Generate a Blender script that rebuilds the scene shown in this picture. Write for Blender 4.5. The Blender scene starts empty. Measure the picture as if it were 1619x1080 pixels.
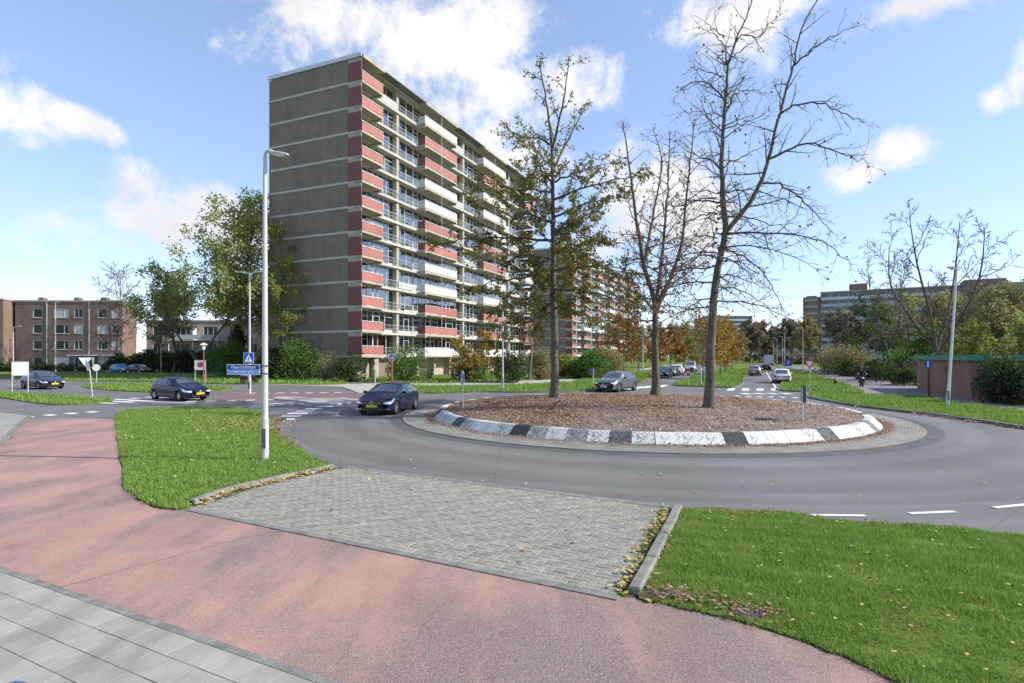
import bpy, bmesh, math, random
import numpy as np
from mathutils import Vector, Matrix

# ------------------------------------------------------------------ camera, sky, sun, exposure
S = bpy.context.scene
C = S.collection
R = math.radians
EYE = 2.75
cam = bpy.data.objects.new('camera', bpy.data.cameras.new('camera'))
C.objects.link(cam)
cam.location = (0, 0, EYE)
cam.rotation_euler = (R(90), 0, 0)
cam.data.sensor_width = 36.0
cam.data.lens = 19.95
cam.data.shift_y = 0.0142
cam.data.clip_start = 0.1
cam.data.clip_end = 4000
S.camera = cam

SUN_AZ = 96.0      # degrees clockwise from the view direction (+Y)
SUN_EL = 36.0
S.view_settings.view_transform = 'Standard'
S.view_settings.look = 'None'
S.view_settings.gamma = 1.0
S.view_settings.use_curve_mapping = False
S.view_settings.exposure = 1.3

world = bpy.data.worlds.new('World')
S.world = world
world.use_nodes = True

def build_world():
    nt = world.node_tree
    N, Lk = nt.nodes, nt.links
    N.clear()
    out = N.new('ShaderNodeOutputWorld')
    sky = N.new('ShaderNodeTexSky')
    sky.sky_type = 'NISHITA'
    sky.sun_disc = False
    sky.sun_elevation = R(SUN_EL)
    sky.sun_rotation = R(SUN_AZ)
    sky.altitude = 300
    sky.air_density = 1.0
    sky.dust_density = 0.05
    sky.ozone_density = 3.0
    b1 = N.new('ShaderNodeBackground'); b1.inputs['Strength'].default_value = 0.15
    tint = N.new('ShaderNodeMix'); tint.data_type = 'RGBA'; tint.blend_type = 'MULTIPLY'
    tint.inputs['Factor'].default_value = 1.0
    tint.inputs[7].default_value = (0.93, 0.96, 1.08, 1)
    gmm = N.new('ShaderNodeGamma'); gmm.inputs[1].default_value = .66; Lk.new(sky.outputs[0], gmm.inputs[0]); Lk.new(gmm.outputs[0], tint.inputs[6]); Lk.new(tint.outputs[2], b1.inputs['Color'])
    b2 = N.new('ShaderNodeBackground'); b2.inputs['Strength'].default_value = 0.44
    mix = N.new('ShaderNodeMixShader')
    tc = N.new('ShaderNodeTexCoord')
    nz = N.new('ShaderNodeVectorMath'); nz.operation = 'NORMALIZE'
    Lk.new(tc.outputs['Generated'], nz.inputs[0])
    D = nz.outputs[0]
    # cloud banks: direction of the centre and half sizes (x, z) on the unit sphere
    banks = [(-0.115, 0.486, .25, .10), (-0.02, 0.42, .17, .09), (0.09, 0.433, .08, .075), (-0.03, 0.348, .11, .10), (-.243, .49, .10, .06), (-.12, .33, .10, .08),
             (0.25, 0.272, .15, .085), (0.30, 0.215, .10, .07), (0.19, 0.23, .09, .07), (0.35, 0.49, .10, .055), (0.525, 0.45, .075, .032),
             (0.537, 0.28, .065, .034), (0.51, 0.262, .04, .026), (-0.645, 0.312, .055, .055), (-.573, .311, .042, .022),
             (-0.535, 0.20, .13, .062), (-0.47, 0.235, .06, .035), (-0.42, 0.20, .11, .07), (-.60, .177, .06, .035), (-.35, .18, .09, .07),
             (0.611, 0.328, .02, .024), (0.625, 0.352, .02, .045), (-.80, .22, .12, .07), (-.15, .60, .2, .07), (.3, .62, .25, .08), (.72, .45, .1, .05)]
    prev = None
    for (cx, cz, rx, rz) in banks:
        cy = math.sqrt(max(0.05, 1 - cx * cx - cz * cz))
        s = N.new('ShaderNodeVectorMath'); s.operation = 'SUBTRACT'
        Lk.new(D, s.inputs[0]); s.inputs[1].default_value = (cx, cy, cz)
        m = N.new('ShaderNodeVectorMath'); m.operation = 'MULTIPLY'
        Lk.new(s.outputs[0], m.inputs[0]); m.inputs[1].default_value = (1 / rx, 0.8, 1 / rz)
        l = N.new('ShaderNodeVectorMath'); l.operation = 'LENGTH'
        Lk.new(m.outputs[0], l.inputs[0])
        v = N.new('ShaderNodeMath'); v.operation = 'SUBTRACT'
        v.inputs[0].default_value = 1.0; Lk.new(l.outputs['Value'], v.inputs[1])
        if prev is None:
            prev = v.outputs[0]
        else:
            x = N.new('ShaderNodeMath'); x.operation = 'SMOOTH_MAX'; x.inputs[2].default_value = 0.25
            Lk.new(prev, x.inputs[0]); Lk.new(v.outputs[0], x.inputs[1]); prev = x.outputs[0]
    cl = N.new('ShaderNodeClamp'); cl.inputs['Min'].default_value = -1.2; cl.inputs['Max'].default_value = .8
    Lk.new(prev, cl.inputs['Value'])
    # the rest of the sky carries the same kind of cloud
    lf = N.new('ShaderNodeTexNoise'); lf.inputs['Scale'].default_value = 2.6; lf.inputs['Detail'].default_value = 3
    Lk.new(D, lf.inputs['Vector'])
    lm = N.new('ShaderNodeMapRange'); lm.inputs[1].default_value = .38; lm.inputs[2].default_value = .66
    lm.inputs[3].default_value = -.9; lm.inputs[4].default_value = .5
    Lk.new(lf.outputs['Fac'], lm.inputs[0])
    dt = N.new('ShaderNodeVectorMath'); dt.operation = 'DOT_PRODUCT'
    Lk.new(D, dt.inputs[0]); dt.inputs[1].default_value = (0, 0.965, 0.26)
    aw = N.new('ShaderNodeMapRange'); aw.inputs[1].default_value = .62; aw.inputs[2].default_value = .45
    aw.inputs[3].default_value = 0; aw.inputs[4].default_value = 1
    Lk.new(dt.outputs['Value'], aw.inputs[0])
    fx = N.new('ShaderNodeMix'); fx.data_type = 'FLOAT'
    Lk.new(aw.outputs[0], fx.inputs[0]); Lk.new(cl.outputs[0], fx.inputs[2]); Lk.new(lm.outputs[0], fx.inputs[3])
    n1 = N.new('ShaderNodeTexNoise'); n1.inputs['Scale'].default_value = 9.0; n1.inputs['Detail'].default_value = 11
    n1.inputs['Roughness'].default_value = .66; n1.inputs['Distortion'].default_value = .25
    Lk.new(D, n1.inputs['Vector'])
    a1 = N.new('ShaderNodeMath'); a1.operation = 'MULTIPLY_ADD'
    Lk.new(n1.outputs['Fac'], a1.inputs[0]); a1.inputs[1].default_value = 4.2; a1.inputs[2].default_value = -2.10
    a2 = N.new('ShaderNodeMath'); a2.operation = 'ADD'
    Lk.new(a1.outputs[0], a2.inputs[0]); Lk.new(fx.outputs[0], a2.inputs[1])
    dn = N.new('ShaderNodeMapRange'); dn.interpolation_type = 'SMOOTHSTEP'
    dn.inputs[1].default_value = -.05; dn.inputs[2].default_value = .95
    dn.inputs[3].default_value = 0; dn.inputs[4].default_value = .97
    Lk.new(a2.outputs[0], dn.inputs[0])
    # soft grey modelling inside the clouds
    n2 = N.new('ShaderNodeTexNoise'); n2.inputs['Scale'].default_value = 5.0; n2.inputs['Detail'].default_value = 5
    mp = N.new('ShaderNodeVectorMath'); mp.operation = 'ADD'; mp.inputs[1].default_value = (.05, 0, .09)
    Lk.new(D, mp.inputs[0]); Lk.new(mp.outputs[0], n2.inputs['Vector'])
    cr = N.new('ShaderNodeValToRGB')
    cr.color_ramp.elements[0].position = .36; cr.color_ramp.elements[0].color = (.80, .80, .84, 1)
    cr.color_ramp.elements[1].position = .60; cr.color_ramp.elements[1].color = (1.0, .98, .965, 1)
    Lk.new(n2.outputs['Fac'], cr.inputs[0]); Lk.new(cr.outputs[0], b2.inputs['Color'])
    Lk.new(dn.outputs[0], mix.inputs[0]); Lk.new(b1.outputs[0], mix.inputs[1]); Lk.new(b2.outputs[0], mix.inputs[2])
    Lk.new(mix.outputs[0], out.inputs['Surface'])
build_world()

sun = bpy.data.objects.new('sun', bpy.data.lights.new('sun', 'SUN'))
C.objects.link(sun)
sun.data.energy = 2.75
sun.data.angle = R(0.6)
sun.data.color = (1.0, 0.95, 0.87)
_a, _e = R(SUN_AZ), R(SUN_EL)
SUNV = Vector((math.sin(_a) * math.cos(_e), math.cos(_a) * math.cos(_e), math.sin(_e)))
sun.rotation_euler = SUNV.to_track_quat('Z', 'Y').to_euler()
sun.location = (40, 10, 60)

# ------------------------------------------------------------------ helpers
def link(o, parent=None):
    C.objects.link(o)
    if parent is not None:
        o.parent = parent
    return o

def tag(o, label=None, cat=None, group=None, kind=None):
    if label: o['label'] = label
    if cat: o['category'] = cat
    if group: o['group'] = group
    if kind: o['kind'] = kind
    return o

def thing(name, label, cat, loc=(0, 0, 0), rz=0.0, group=None):
    o = bpy.data.objects.new(name, None)
    o.empty_display_size = 0.3
    o.location = loc
    o.rotation_euler = (0, 0, rz)
    link(o)
    return tag(o, label, cat, group)

def put(name, me, parent=None, loc=(0, 0, 0), rz=0.0, label=None):
    o = bpy.data.objects.new(name, me)
    o.location = loc
    o.rotation_euler = (0, 0, rz)
    link(o, parent)
    if label: o['label'] = label
    return o

def copy_tree(o, parent=None):
    c = o.copy()
    link(c)
    if parent is not None:
        c.parent = parent
    for ch in o.children:
        copy_tree(ch, c)
    return c

class MB:
    """collects simple solids into one mesh"""
    def __init__(self):
        self.v, self.f, self.m = [], [], []
    def add(self, vs, fs, m=0):
        b = len(self.v)
        self.v += [tuple(p) for p in vs]
        self.f += [tuple(i + b for i in f) for f in fs]
        self.m += [m] * len(fs)
        return self
    def box(self, x0, x1, y0, y1, z0, z1, m=0, M=None):
        vs = [(x, y, z) for z in (z0, z1) for (x, y) in ((x0, y0), (x1, y0), (x1, y1), (x0, y1))]
        if M is not None:
            vs = [M @ Vector(p) for p in vs]
        return self.add(vs, [(3, 2, 1, 0), (4, 5, 6, 7), (0, 1, 5, 4), (1, 2, 6, 5), (2, 3, 7, 6), (3, 0, 4, 7)], m)
    def tube(self, pts, rad, n=8, m=0, caps=True):
        pts = [Vector(p) for p in pts]
        if not hasattr(rad, '__len__'): rad = [rad] * len(pts)
        ref = None
        rings = []
        for i, p in enumerate(pts):
            t = (pts[min(i + 1, len(pts) - 1)] - pts[max(i - 1, 0)])
            if t.length < 1e-9: t = Vector((0, 0, 1))
            t.normalize()
            if ref is None:
                ref = Vector((1, 0, 0)) if abs(t.x) < .9 else Vector((0, 1, 0))
            a = (ref - t * ref.dot(t)).normalized(); ref = a
            b = t.cross(a)
            rings.append([p + (a * math.cos(2 * math.pi * k / n) + b * math.sin(2 * math.pi * k / n)) * rad[i] for k in range(n)])
        vs = [q for r in rings for q in r]
        fs = []
        for i in range(len(pts) - 1):
            for k in range(n):
                k2 = (k + 1) % n
                fs.append((i * n + k, i * n + k2, (i + 1) * n + k2, (i + 1) * n + k))
        if caps:
            fs.append(tuple(range(n - 1, -1, -1)))
            fs.append(tuple(range((len(pts) - 1) * n, len(pts) * n)))
        return self.add(vs, fs, m)
    def prism(self, poly, z0, z1, m=0, M=None):
        n = len(poly)
        a = sum(poly[i][0] * poly[(i + 1) % n][1] - poly[(i + 1) % n][0] * poly[i][1] for i in range(n))
        if a < 0: poly = poly[::-1]
        vs = [(x, y, z0) for x, y in poly] + [(x, y, z1) for x, y in poly]
        if M is not None:
            vs = [M @ Vector(p) for p in vs]
        fs = [tuple(range(n - 1, -1, -1)), tuple(range(n, 2 * n))] + [(i, (i + 1) % n, n + (i + 1) % n, n + i) for i in range(n)]
        return self.add(vs, fs, m)
    def ball(self, c, r, nu=10, nv=6, m=0, M=None):
        rx, ry, rz = r if hasattr(r, '__len__') else (r, r, r)
        vs = [(c[0], c[1], c[2] - rz)]
        for j in range(1, nv):
            t = -math.pi / 2 + math.pi * j / nv
            for i in range(nu):
                a = 2 * math.pi * i / nu
                vs.append((c[0] + rx * math.cos(t) * math.cos(a), c[1] + ry * math.cos(t) * math.sin(a), c[2] + rz * math.sin(t)))
        vs.append((c[0], c[1], c[2] + rz))
        fs = [(0, 1 + (i + 1) % nu, 1 + i) for i in range(nu)]
        for j in range(nv - 2):
            for i in range(nu):
                a, b = 1 + j * nu + i, 1 + j * nu + (i + 1) % nu
                fs.append((a, b, b + nu, a + nu))
        e = len(vs) - 1; s = 1 + (nv - 2) * nu
        fs += [(e, s + i, s + (i + 1) % nu) for i in range(nu)]
        if M is not None:
            vs = [M @ Vector(p) for p in vs]
        return self.add(vs, fs, m)
    def mesh(self, name, mats, smooth=False):
        me = bpy.data.meshes.new(name)
        me.from_pydata([tuple(p) for p in self.v], [], self.f)
        mats = mats if isinstance(mats, (list, tuple)) else [mats]
        for k in mats: me.materials.append(k)
        if len(mats) > 1: me.polygons.foreach_set('material_index', self.m)
        if smooth: me.polygons.foreach_set('use_smooth', [True] * len(me.polygons))
        me.update()
        return me
    def build(self, name, mats, parent=None, loc=(0, 0, 0), rz=0.0, smooth=False, label=None):
        return put(name, self.mesh(name, mats, smooth), parent, loc, rz, label)

def np_mesh(name, V, k, mat):
    """V: (n*k, 3) - n separate polygons of k corners"""
    V = np.ascontiguousarray(V, dtype=np.float32)
    nv = len(V); nf = nv // k
    me = bpy.data.meshes.new(name)
    me.vertices.add(nv); me.vertices.foreach_set('co', V.ravel())
    me.loops.add(nv); me.loops.foreach_set('vertex_index', np.arange(nv, dtype=np.int32))
    me.polygons.add(nf)
    me.polygons.foreach_set('loop_start', np.arange(0, nv, k, dtype=np.int32))
    me.polygons.foreach_set('loop_total', np.full(nf, k, dtype=np.int32))
    me.materials.append(mat)
    me.update(calc_edges=True)
    return me

def inside(poly, P):
    poly = np.asarray(poly); x, y = P[:, 0], P[:, 1]
    r = np.zeros(len(P), bool)
    j = len(poly) - 1
    for i in range(len(poly)):
        xi, yi = poly[i]; xj, yj = poly[j]
        c = ((yi > y) != (yj > y))
        with np.errstate(divide='ignore', invalid='ignore'):
            r ^= c & (x < (xj - xi) * (y - yi) / (yj - yi + 1e-12) + xi)
        j = i
    return r

def sample(poly, n, rng):
    poly = np.asarray(poly, float)
    lo, hi = poly.min(0), poly.max(0)
    a = abs(sum(poly[i][0] * poly[(i + 1) % len(poly)][1] - poly[(i + 1) % len(poly)][0] * poly[i][1] for i in range(len(poly)))) / 2
    box = np.prod(hi - lo)
    P = rng.uniform(lo, hi, (int(n * box / max(a, 1e-6) * 1.05) + 8, 2))
    return P[inside(poly, P)]

def area(poly):
    return abs(sum(poly[i][0] * poly[(i + 1) % len(poly)][1] - poly[(i + 1) % len(poly)][0] * poly[i][1] for i in range(len(poly)))) / 2

def smooth_poly(poly, k=4, jit=0.0, seed=1, closed=True):
    rng = np.random.default_rng(seed)
    P = np.asarray(poly, float); n = len(P); out = []
    for i in range(n if closed else n - 1):
        if closed:
            p0, p1, p2, p3 = P[(i - 1) % n], P[i], P[(i + 1) % n], P[(i + 2) % n]
        else:
            p0, p1, p2, p3 = P[max(i - 1, 0)], P[i], P[i + 1], P[min(i + 2, n - 1)]
        L = np.linalg.norm(p2 - p1)
        m = 1.0 / max(1e-6, np.linalg.norm(p2 - p0)); m2 = 1.0 / max(1e-6, np.linalg.norm(p3 - p1))
        t1 = (p2 - p0) * m * L; t2 = (p3 - p1) * m2 * L
        for s in range(k):
            t = s / k
            q = (2 * t**3 - 3 * t**2 + 1) * p1 + (t**3 - 2 * t**2 + t) * t1 + (-2 * t**3 + 3 * t**2) * p2 + (t**3 - t**2) * t2
            if jit: q = q + rng.normal(0, jit, 2)
            out.append(tuple(q))
    if not closed: out.append(tuple(P[-1]))
    return out

# ------------------------------------------------------------------ materials
MATS = {}
def _mat(name):
    m = bpy.data.materials.new(name); m.use_nodes = True
    nt = m.node_tree; bs = nt.nodes['Principled BSDF']
    return m, nt, bs

def ramp(nt, fac, stops):
    r = nt.nodes.new('ShaderNodeValToRGB')
    el = r.color_ramp.elements
    while len(el) < len(stops): el.new(0.5)
    for e, (p, c) in zip(el, stops):
        e.position = p; e.color = (*c, 1)
    nt.links.new(fac, r.inputs[0])
    return r.outputs[0]

def noise(nt, scale, detail=3, rough=.55, vec=None, stretch=None, rot=0.0):
    tc = nt.nodes.new('ShaderNodeTexCoord')
    v = tc.outputs['Object'] if vec is None else vec
    if stretch is not None:
        mp = nt.nodes.new('ShaderNodeMapping'); mp.inputs['Scale'].default_value = stretch
        mp.inputs['Rotation'].default_value = (0, 0, rot)
        nt.links.new(v, mp.inputs['Vector']); v = mp.outputs[0]
    n = nt.nodes.new('ShaderNodeTexNoise')
    n.inputs['Scale'].default_value = scale; n.inputs['Detail'].default_value = detail; n.inputs['Roughness'].default_value = rough
    nt.links.new(v, n.inputs['Vector'])
    return n.outputs['Fac']

def mixc(nt, fac, a, b, mode='MIX'):
    m = nt.nodes.new('ShaderNodeMix'); m.data_type = 'RGBA'; m.blend_type = mode
    for s, v in ((0, fac), (6, a), (7, b)):
        if isinstance(v, (int, float)): m.inputs[s].default_value = v
        elif isinstance(v, tuple): m.inputs[s].default_value = (*v, 1)
        else: nt.links.new(v, m.inputs[s])
    return m.outputs[2]

def bump(nt, bs, h, strength=.3, dist=.02):
    b = nt.nodes.new('ShaderNodeBump'); b.inputs['Strength'].default_value = strength; b.inputs['Distance'].default_value = dist
    nt.links.new(h, b.inputs['Height']); nt.links.new(b.outputs[0], bs.inputs['Normal'])

def plain(name, col, rough=.6, metal=0.0, spec=.5, var=.12, scale=6.0, coat=0.0, obj_var=0.0, fine=0.0, shadow_streak=False):
    m, nt, bs = _mat(name)
    bs.inputs['Roughness'].default_value = rough; bs.inputs['Metallic'].default_value = metal
    bs.inputs['Specular IOR Level'].default_value = spec
    if coat: bs.inputs['Coat Weight'].default_value = coat; bs.inputs['Coat Roughness'].default_value = .05
    lo = tuple(c * (1 - var) for c in col); hi = tuple(min(1, c * (1 + var)) for c in col)
    vec = None
    if obj_var:                                      # alike pieces share a mesh: take the grain from the place, not the piece
        vec = nt.nodes.new('ShaderNodeNewGeometry').outputs['Position']
    c = ramp(nt, noise(nt, scale, 5, .6, vec), [(.3, lo), (.7, hi)])
    if shadow_streak:
        c = mixc(nt, 1.0, c, ramp(nt, noise(nt, .8, 4, .55, vec, (1.9, .42, 1), .66), [(.36, (.70, .70, .70)), (.54, (1, 1, 1))]), 'MULTIPLY')  # soft shadow bands across the pavement, painted into the tile colour
    if fine:
        c = mixc(nt, fine, c, ramp(nt, noise(nt, 60, 3, .7, vec), [(.35, (.25, .25, .25)), (.65, (1, 1, 1))]), 'MULTIPLY')
    if obj_var:
        oi = nt.nodes.new('ShaderNodeObjectInfo')
        c = mixc(nt, 1.0, c, ramp(nt, oi.outputs['Random'], [(0, (1 - obj_var,) * 3), (1, (1 + obj_var * .4,) * 3)]), 'MULTIPLY')
    nt.links.new(c, bs.inputs['Base Color'])
    return m

def foliage(name, stops, rough=.65, trans=.42, leaf=True):
    m, nt, bs = _mat(name)
    g = nt.nodes.new('ShaderNodeNewGeometry')
    if leaf: stops = [tuple(min(.5, q * 1.3) for q in s_) for s_ in stops]
    n = len(stops)
    c = ramp(nt, g.outputs['Random Per Island'], [(i / max(1, n - 1), s) for i, s in enumerate(stops)])
    nt.links.new(c, bs.inputs['Base Color'])
    bs.inputs['Roughness'].default_value = rough; bs.inputs['Specular IOR Level'].default_value = .25
    if trans:
        tr = nt.nodes.new('ShaderNodeBsdfTranslucent'); nt.links.new(c, tr.inputs['Color'])
        mx = nt.nodes.new('ShaderNodeMixShader'); mx.inputs[0].default_value = trans
        out = nt.nodes['Material Output']
        nt.links.new(bs.outputs[0], mx.inputs[1]); nt.links.new(tr.outputs[0], mx.inputs[2]); nt.links.new(mx.outputs[0], out.inputs['Surface'])
    return m

def m_asphalt():
    m, nt, bs = _mat('asphalt')
    f = ramp(nt, noise(nt, 70, 2, .8), [(.3, (.112, .108, .105)), (.5, (.152, .147, .143)), (.72, (.215, .208, .203))])
    big = ramp(nt, noise(nt, .22, 4, .6), [(.35, (.84, .84, .84)), (.65, (1.1, 1.1, 1.1))])
    c = mixc(nt, 1.0, f, big, 'MULTIPLY')
    # polished wheel tracks follow the circle of the roundabout
    tc = nt.nodes.new('ShaderNodeTexCoord')
    s = nt.nodes.new('ShaderNodeVectorMath'); s.operation = 'SUBTRACT'; s.inputs[1].default_value = (6, 26.8, 0)
    nt.links.new(tc.outputs['Object'], s.inputs[0])
    l = nt.nodes.new('ShaderNodeVectorMath'); l.operation = 'LENGTH'; nt.links.new(s.outputs[0], l.inputs[0])
    w = nt.nodes.new('ShaderNodeTexNoise'); w.noise_dimensions = '1D'; w.inputs['Scale'].default_value = 1.1; w.inputs['Detail'].default_value = 3
    nt.links.new(l.outputs['Value'], w.inputs['W'])
    tr = ramp(nt, w.outputs['Fac'], [(.35, (.86, .86, .86)), (.65, (1.09, 1.085, 1.075))])
    c = mixc(nt, .8, c, mixc(nt, 1.0, c, tr, 'MULTIPLY'))
    vo = nt.nodes.new('ShaderNodeTexVoronoi'); vo.feature = 'DISTANCE_TO_EDGE'; vo.inputs['Scale'].default_value = .16
    nd = nt.nodes.new('ShaderNodeTexNoise'); nd.inputs['Scale'].default_value = .7; nd.inputs['Detail'].default_value = 6
    nt.links.new(tc.outputs['Object'], nd.inputs['Vector'])
    ad = mixc(nt, .12, tc.outputs['Object'], nd.outputs['Color'], 'ADD')
    nt.links.new(ad, vo.inputs['Vector'])
    cr = ramp(nt, vo.outputs['Distance'], [(0.0, (.70, .70, .70)), (.004, (1, 1, 1))])
    c = mixc(nt, .7, c, mixc(nt, 1.0, c, cr, 'MULTIPLY'))
    nt.links.new(c, bs.inputs['Base Color'])
    bs.inputs['Roughness'].default_value = .8; bs.inputs['Specular IOR Level'].default_value = .3
    bump(nt, bs, noise(nt, 90, 3, .7), .35, .01)
    return m

def m_red():
    m, nt, bs = _mat('red_asphalt')
    ang = math.atan2(-.467, .884)
    pink = ramp(nt, noise(nt, 45, 3, .75), [(.30, (.30, .168, .142)), (.52, (.41, .245, .208)), (.74, (.50, .33, .285))])
    grey = ramp(nt, noise(nt, 60, 3, .8), [(.32, (.11, .085, .072)), (.5, (.21, .165, .142)), (.68, (.38, .315, .27))])
    # worn streaks run across the path, as tyres cross it
    st = noise(nt, 1.0, 6, .62, stretch=(1.1, .28, 1), rot=-ang)
    big = noise(nt, .32, 3, .5)
    md = nt.nodes.new('ShaderNodeMath'); md.operation = 'MULTIPLY_ADD'; md.inputs[1].default_value = .75
    nt.links.new(big, md.inputs[0]); nt.links.new(st, md.inputs[2])
    fine = noise(nt, 25, 2, .8)
    m3 = nt.nodes.new('ShaderNodeMath'); m3.operation = 'MULTIPLY_ADD'; m3.inputs[1].default_value = .45
    nt.links.new(fine, m3.inputs[0]); nt.links.new(md.outputs[0], m3.inputs[2])
    # the stretch that cars cross on their way to the paved crossing is worn down to the stone
    gp = nt.nodes.new('ShaderNodeTexCoord'); sb = nt.nodes.new('ShaderNodeVectorMath'); sb.operation = 'DISTANCE'; sb.inputs[1].default_value = (1.3, 4.9, 0)
    nt.links.new(gp.outputs['Object'], sb.inputs[0])
    wr = nt.nodes.new('ShaderNodeMapRange'); wr.inputs[1].default_value = 1.2; wr.inputs[2].default_value = 4.2; wr.inputs[3].default_value = .16; wr.inputs[4].default_value = -.02
    nt.links.new(sb.outputs['Value'], wr.inputs[0])
    m4 = nt.nodes.new('ShaderNodeMath'); nt.links.new(m3.outputs[0], m4.inputs[0]); nt.links.new(wr.outputs[0], m4.inputs[1]); m3 = m4
    k = nt.nodes.new('ShaderNodeMapRange'); k.inputs[1].default_value = .97; k.inputs[2].default_value = 1.26
    nt.links.new(m3.outputs[0], k.inputs[0])
    c = mixc(nt, k.outputs[0], pink, grey)
    tc = nt.nodes.new('ShaderNodeTexCoord')
    dirt = ramp(nt, noise(nt, .5, 5, .65), [(.3, (.82, .80, .80)), (.65, (1.06, 1.05, 1.05))])
    c = mixc(nt, 1.0, c, dirt, 'MULTIPLY')
    nt.links.new(c, bs.inputs['Base Color'])
    bs.inputs['Roughness'].default_value = .9; bs.inputs['Specular IOR Level'].default_value = .2
    bump(nt, bs, noise(nt, 60, 3, .8), .4, .012)
    return m

def m_block(name, col, dirty, worn=.5):
    """painted kerb block: paint worn in upright streaks down to the concrete"""
    m, nt, bs = _mat(name)
    st = noise(nt, 6.0, 5, .65, stretch=(3.0, 3.0, .35))
    oi = nt.nodes.new('ShaderNodeObjectInfo')
    ad = nt.nodes.new('ShaderNodeMath'); ad.operation = 'MULTIPLY_ADD'; ad.inputs[1].default_value = .22
    nt.links.new(oi.outputs['Random'], ad.inputs[0]); nt.links.new(st, ad.inputs[2])
    c = ramp(nt, ad.outputs[0], [(.44 + .3 * worn, col), (.60 + .3 * worn, dirty)])
    c = mixc(nt, .5, c, ramp(nt, noise(nt, 14, 4, .7), [(.35, (.55, .55, .55)), (.6, (1, 1, 1))]), 'MULTIPLY')
    nt.links.new(c, bs.inputs['Base Color'])
    bs.inputs['Roughness'].default_value = .85
    bump(nt, bs, noise(nt, 30, 4, .6), .3, .01)
    return m

def m_glass(name='window_glass', tint=(.75, .82, .85), refl=.22):
    m, nt, bs = _mat(name)
    out = nt.nodes['Material Output']
    t = nt.nodes.new('ShaderNodeBsdfTransparent'); t.inputs['Color'].default_value = (*tint, 1)
    g = nt.nodes.new('ShaderNodeBsdfGlossy'); g.inputs['Roughness'].default_value = .03; g.inputs['Color'].default_value = (.95, .97, 1, 1)
    fr = nt.nodes.new('ShaderNodeFresnel'); fr.inputs['IOR'].default_value = 1.5
    ma = nt.nodes.new('ShaderNodeMath'); ma.operation = 'ADD'; ma.inputs[1].default_value = refl; ma.use_clamp = True
    nt.links.new(fr.outputs[0], ma.inputs[0])
    mx = nt.nodes.new('ShaderNodeMixShader')
    nt.links.new(ma.outputs[0], mx.inputs[0]); nt.links.new(t.outputs[0], mx.inputs[1]); nt.links.new(g.outputs[0], mx.inputs[2])
    nt.links.new(mx.outputs[0], out.inputs['Surface'])
    return m

def m_brick(name, c1, c2, mortar, bw=.22, bh=.065, vert='x'):
    m, nt, bs = _mat(name)
    tc = nt.nodes.new('ShaderNodeTexCoord')
    sp = nt.nodes.new('ShaderNodeSeparateXYZ'); nt.links.new(tc.outputs['Object'], sp.inputs[0])
    ad = nt.nodes.new('ShaderNodeMath'); ad.operation = 'ADD'
    nt.links.new(sp.outputs[0], ad.inputs[0]); nt.links.new(sp.outputs[1], ad.inputs[1])
    cb = nt.nodes.new('ShaderNodeCombineXYZ'); nt.links.new(ad.outputs[0], cb.inputs[0]); nt.links.new(sp.outputs[2], cb.inputs[1])
    b = nt.nodes.new('ShaderNodeTexBrick'); nt.links.new(cb.outputs[0], b.inputs['Vector'])
    b.inputs['Scale'].default_value = 1; b.inputs['Brick Width'].default_value = bw; b.inputs['Row Height'].default_value = bh
    b.inputs['Mortar Size'].default_value = .008
    b.inputs['Color1'].default_value = (*c1, 1); b.inputs['Color2'].default_value = (*c2, 1); b.inputs['Mortar'].default_value = (*mortar, 1)
    c = mixc(nt, .6, b.outputs['Color'], ramp(nt, noise(nt, .45, 6, .65), [(.3, (.68, .66, .66)), (.7, (1.15, 1.14, 1.12))]), 'MULTIPLY')
    c = mixc(nt, .5, c, ramp(nt, noise(nt, 1.2, 4, .6, stretch=(1, 1, .12)), [(.3, (.75, .75, .75)), (.6, (1.05, 1.05, 1.05))]), 'MULTIPLY')
    nt.links.new(c, bs.inputs['Base Color'])
    bs.inputs['Roughness'].default_value = .9
    return m

def m_turf():
    m, nt, bs = _mat('turf')
    c = ramp(nt, noise(nt, 1.1, 6, .7), [(.28, (.085, .075, .028)), (.45, (.12, .165, .03)), (.6, (.15, .215, .04)), (.8, (.21, .235, .07))])
    f = ramp(nt, noise(nt, 22, 4, .75), [(.32, (.45, .45, .42)), (.6, (1.25, 1.25, 1.2))])
    c = mixc(nt, 1.0, c, f, 'MULTIPLY')
    nt.links.new(c, bs.inputs['Base Color'])
    bs.inputs['Roughness'].default_value = .9; bs.inputs['Specular IOR Level'].default_value = .15
    bump(nt, bs, noise(nt, 18, 5, .75), 1.0, .06)
    return m

def m_soil():
    m, nt, bs = _mat('soil')
    c = ramp(nt, noise(nt, .8, 6, .7), [(.3, (.12, .09, .07)), (.5, (.20, .155, .125)), (.72, (.32, .265, .225))])
    c = mixc(nt, 1.0, c, ramp(nt, noise(nt, 25, 4, .75), [(.32, (.5, .5, .5)), (.62, (1.2, 1.2, 1.2))]), 'MULTIPLY')
    nt.links.new(c, bs.inputs['Base Color']); bs.inputs['Roughness'].default_value = .95
    bump(nt, bs, noise(nt, 14, 5, .7), .8, .05)
    return m

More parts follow.
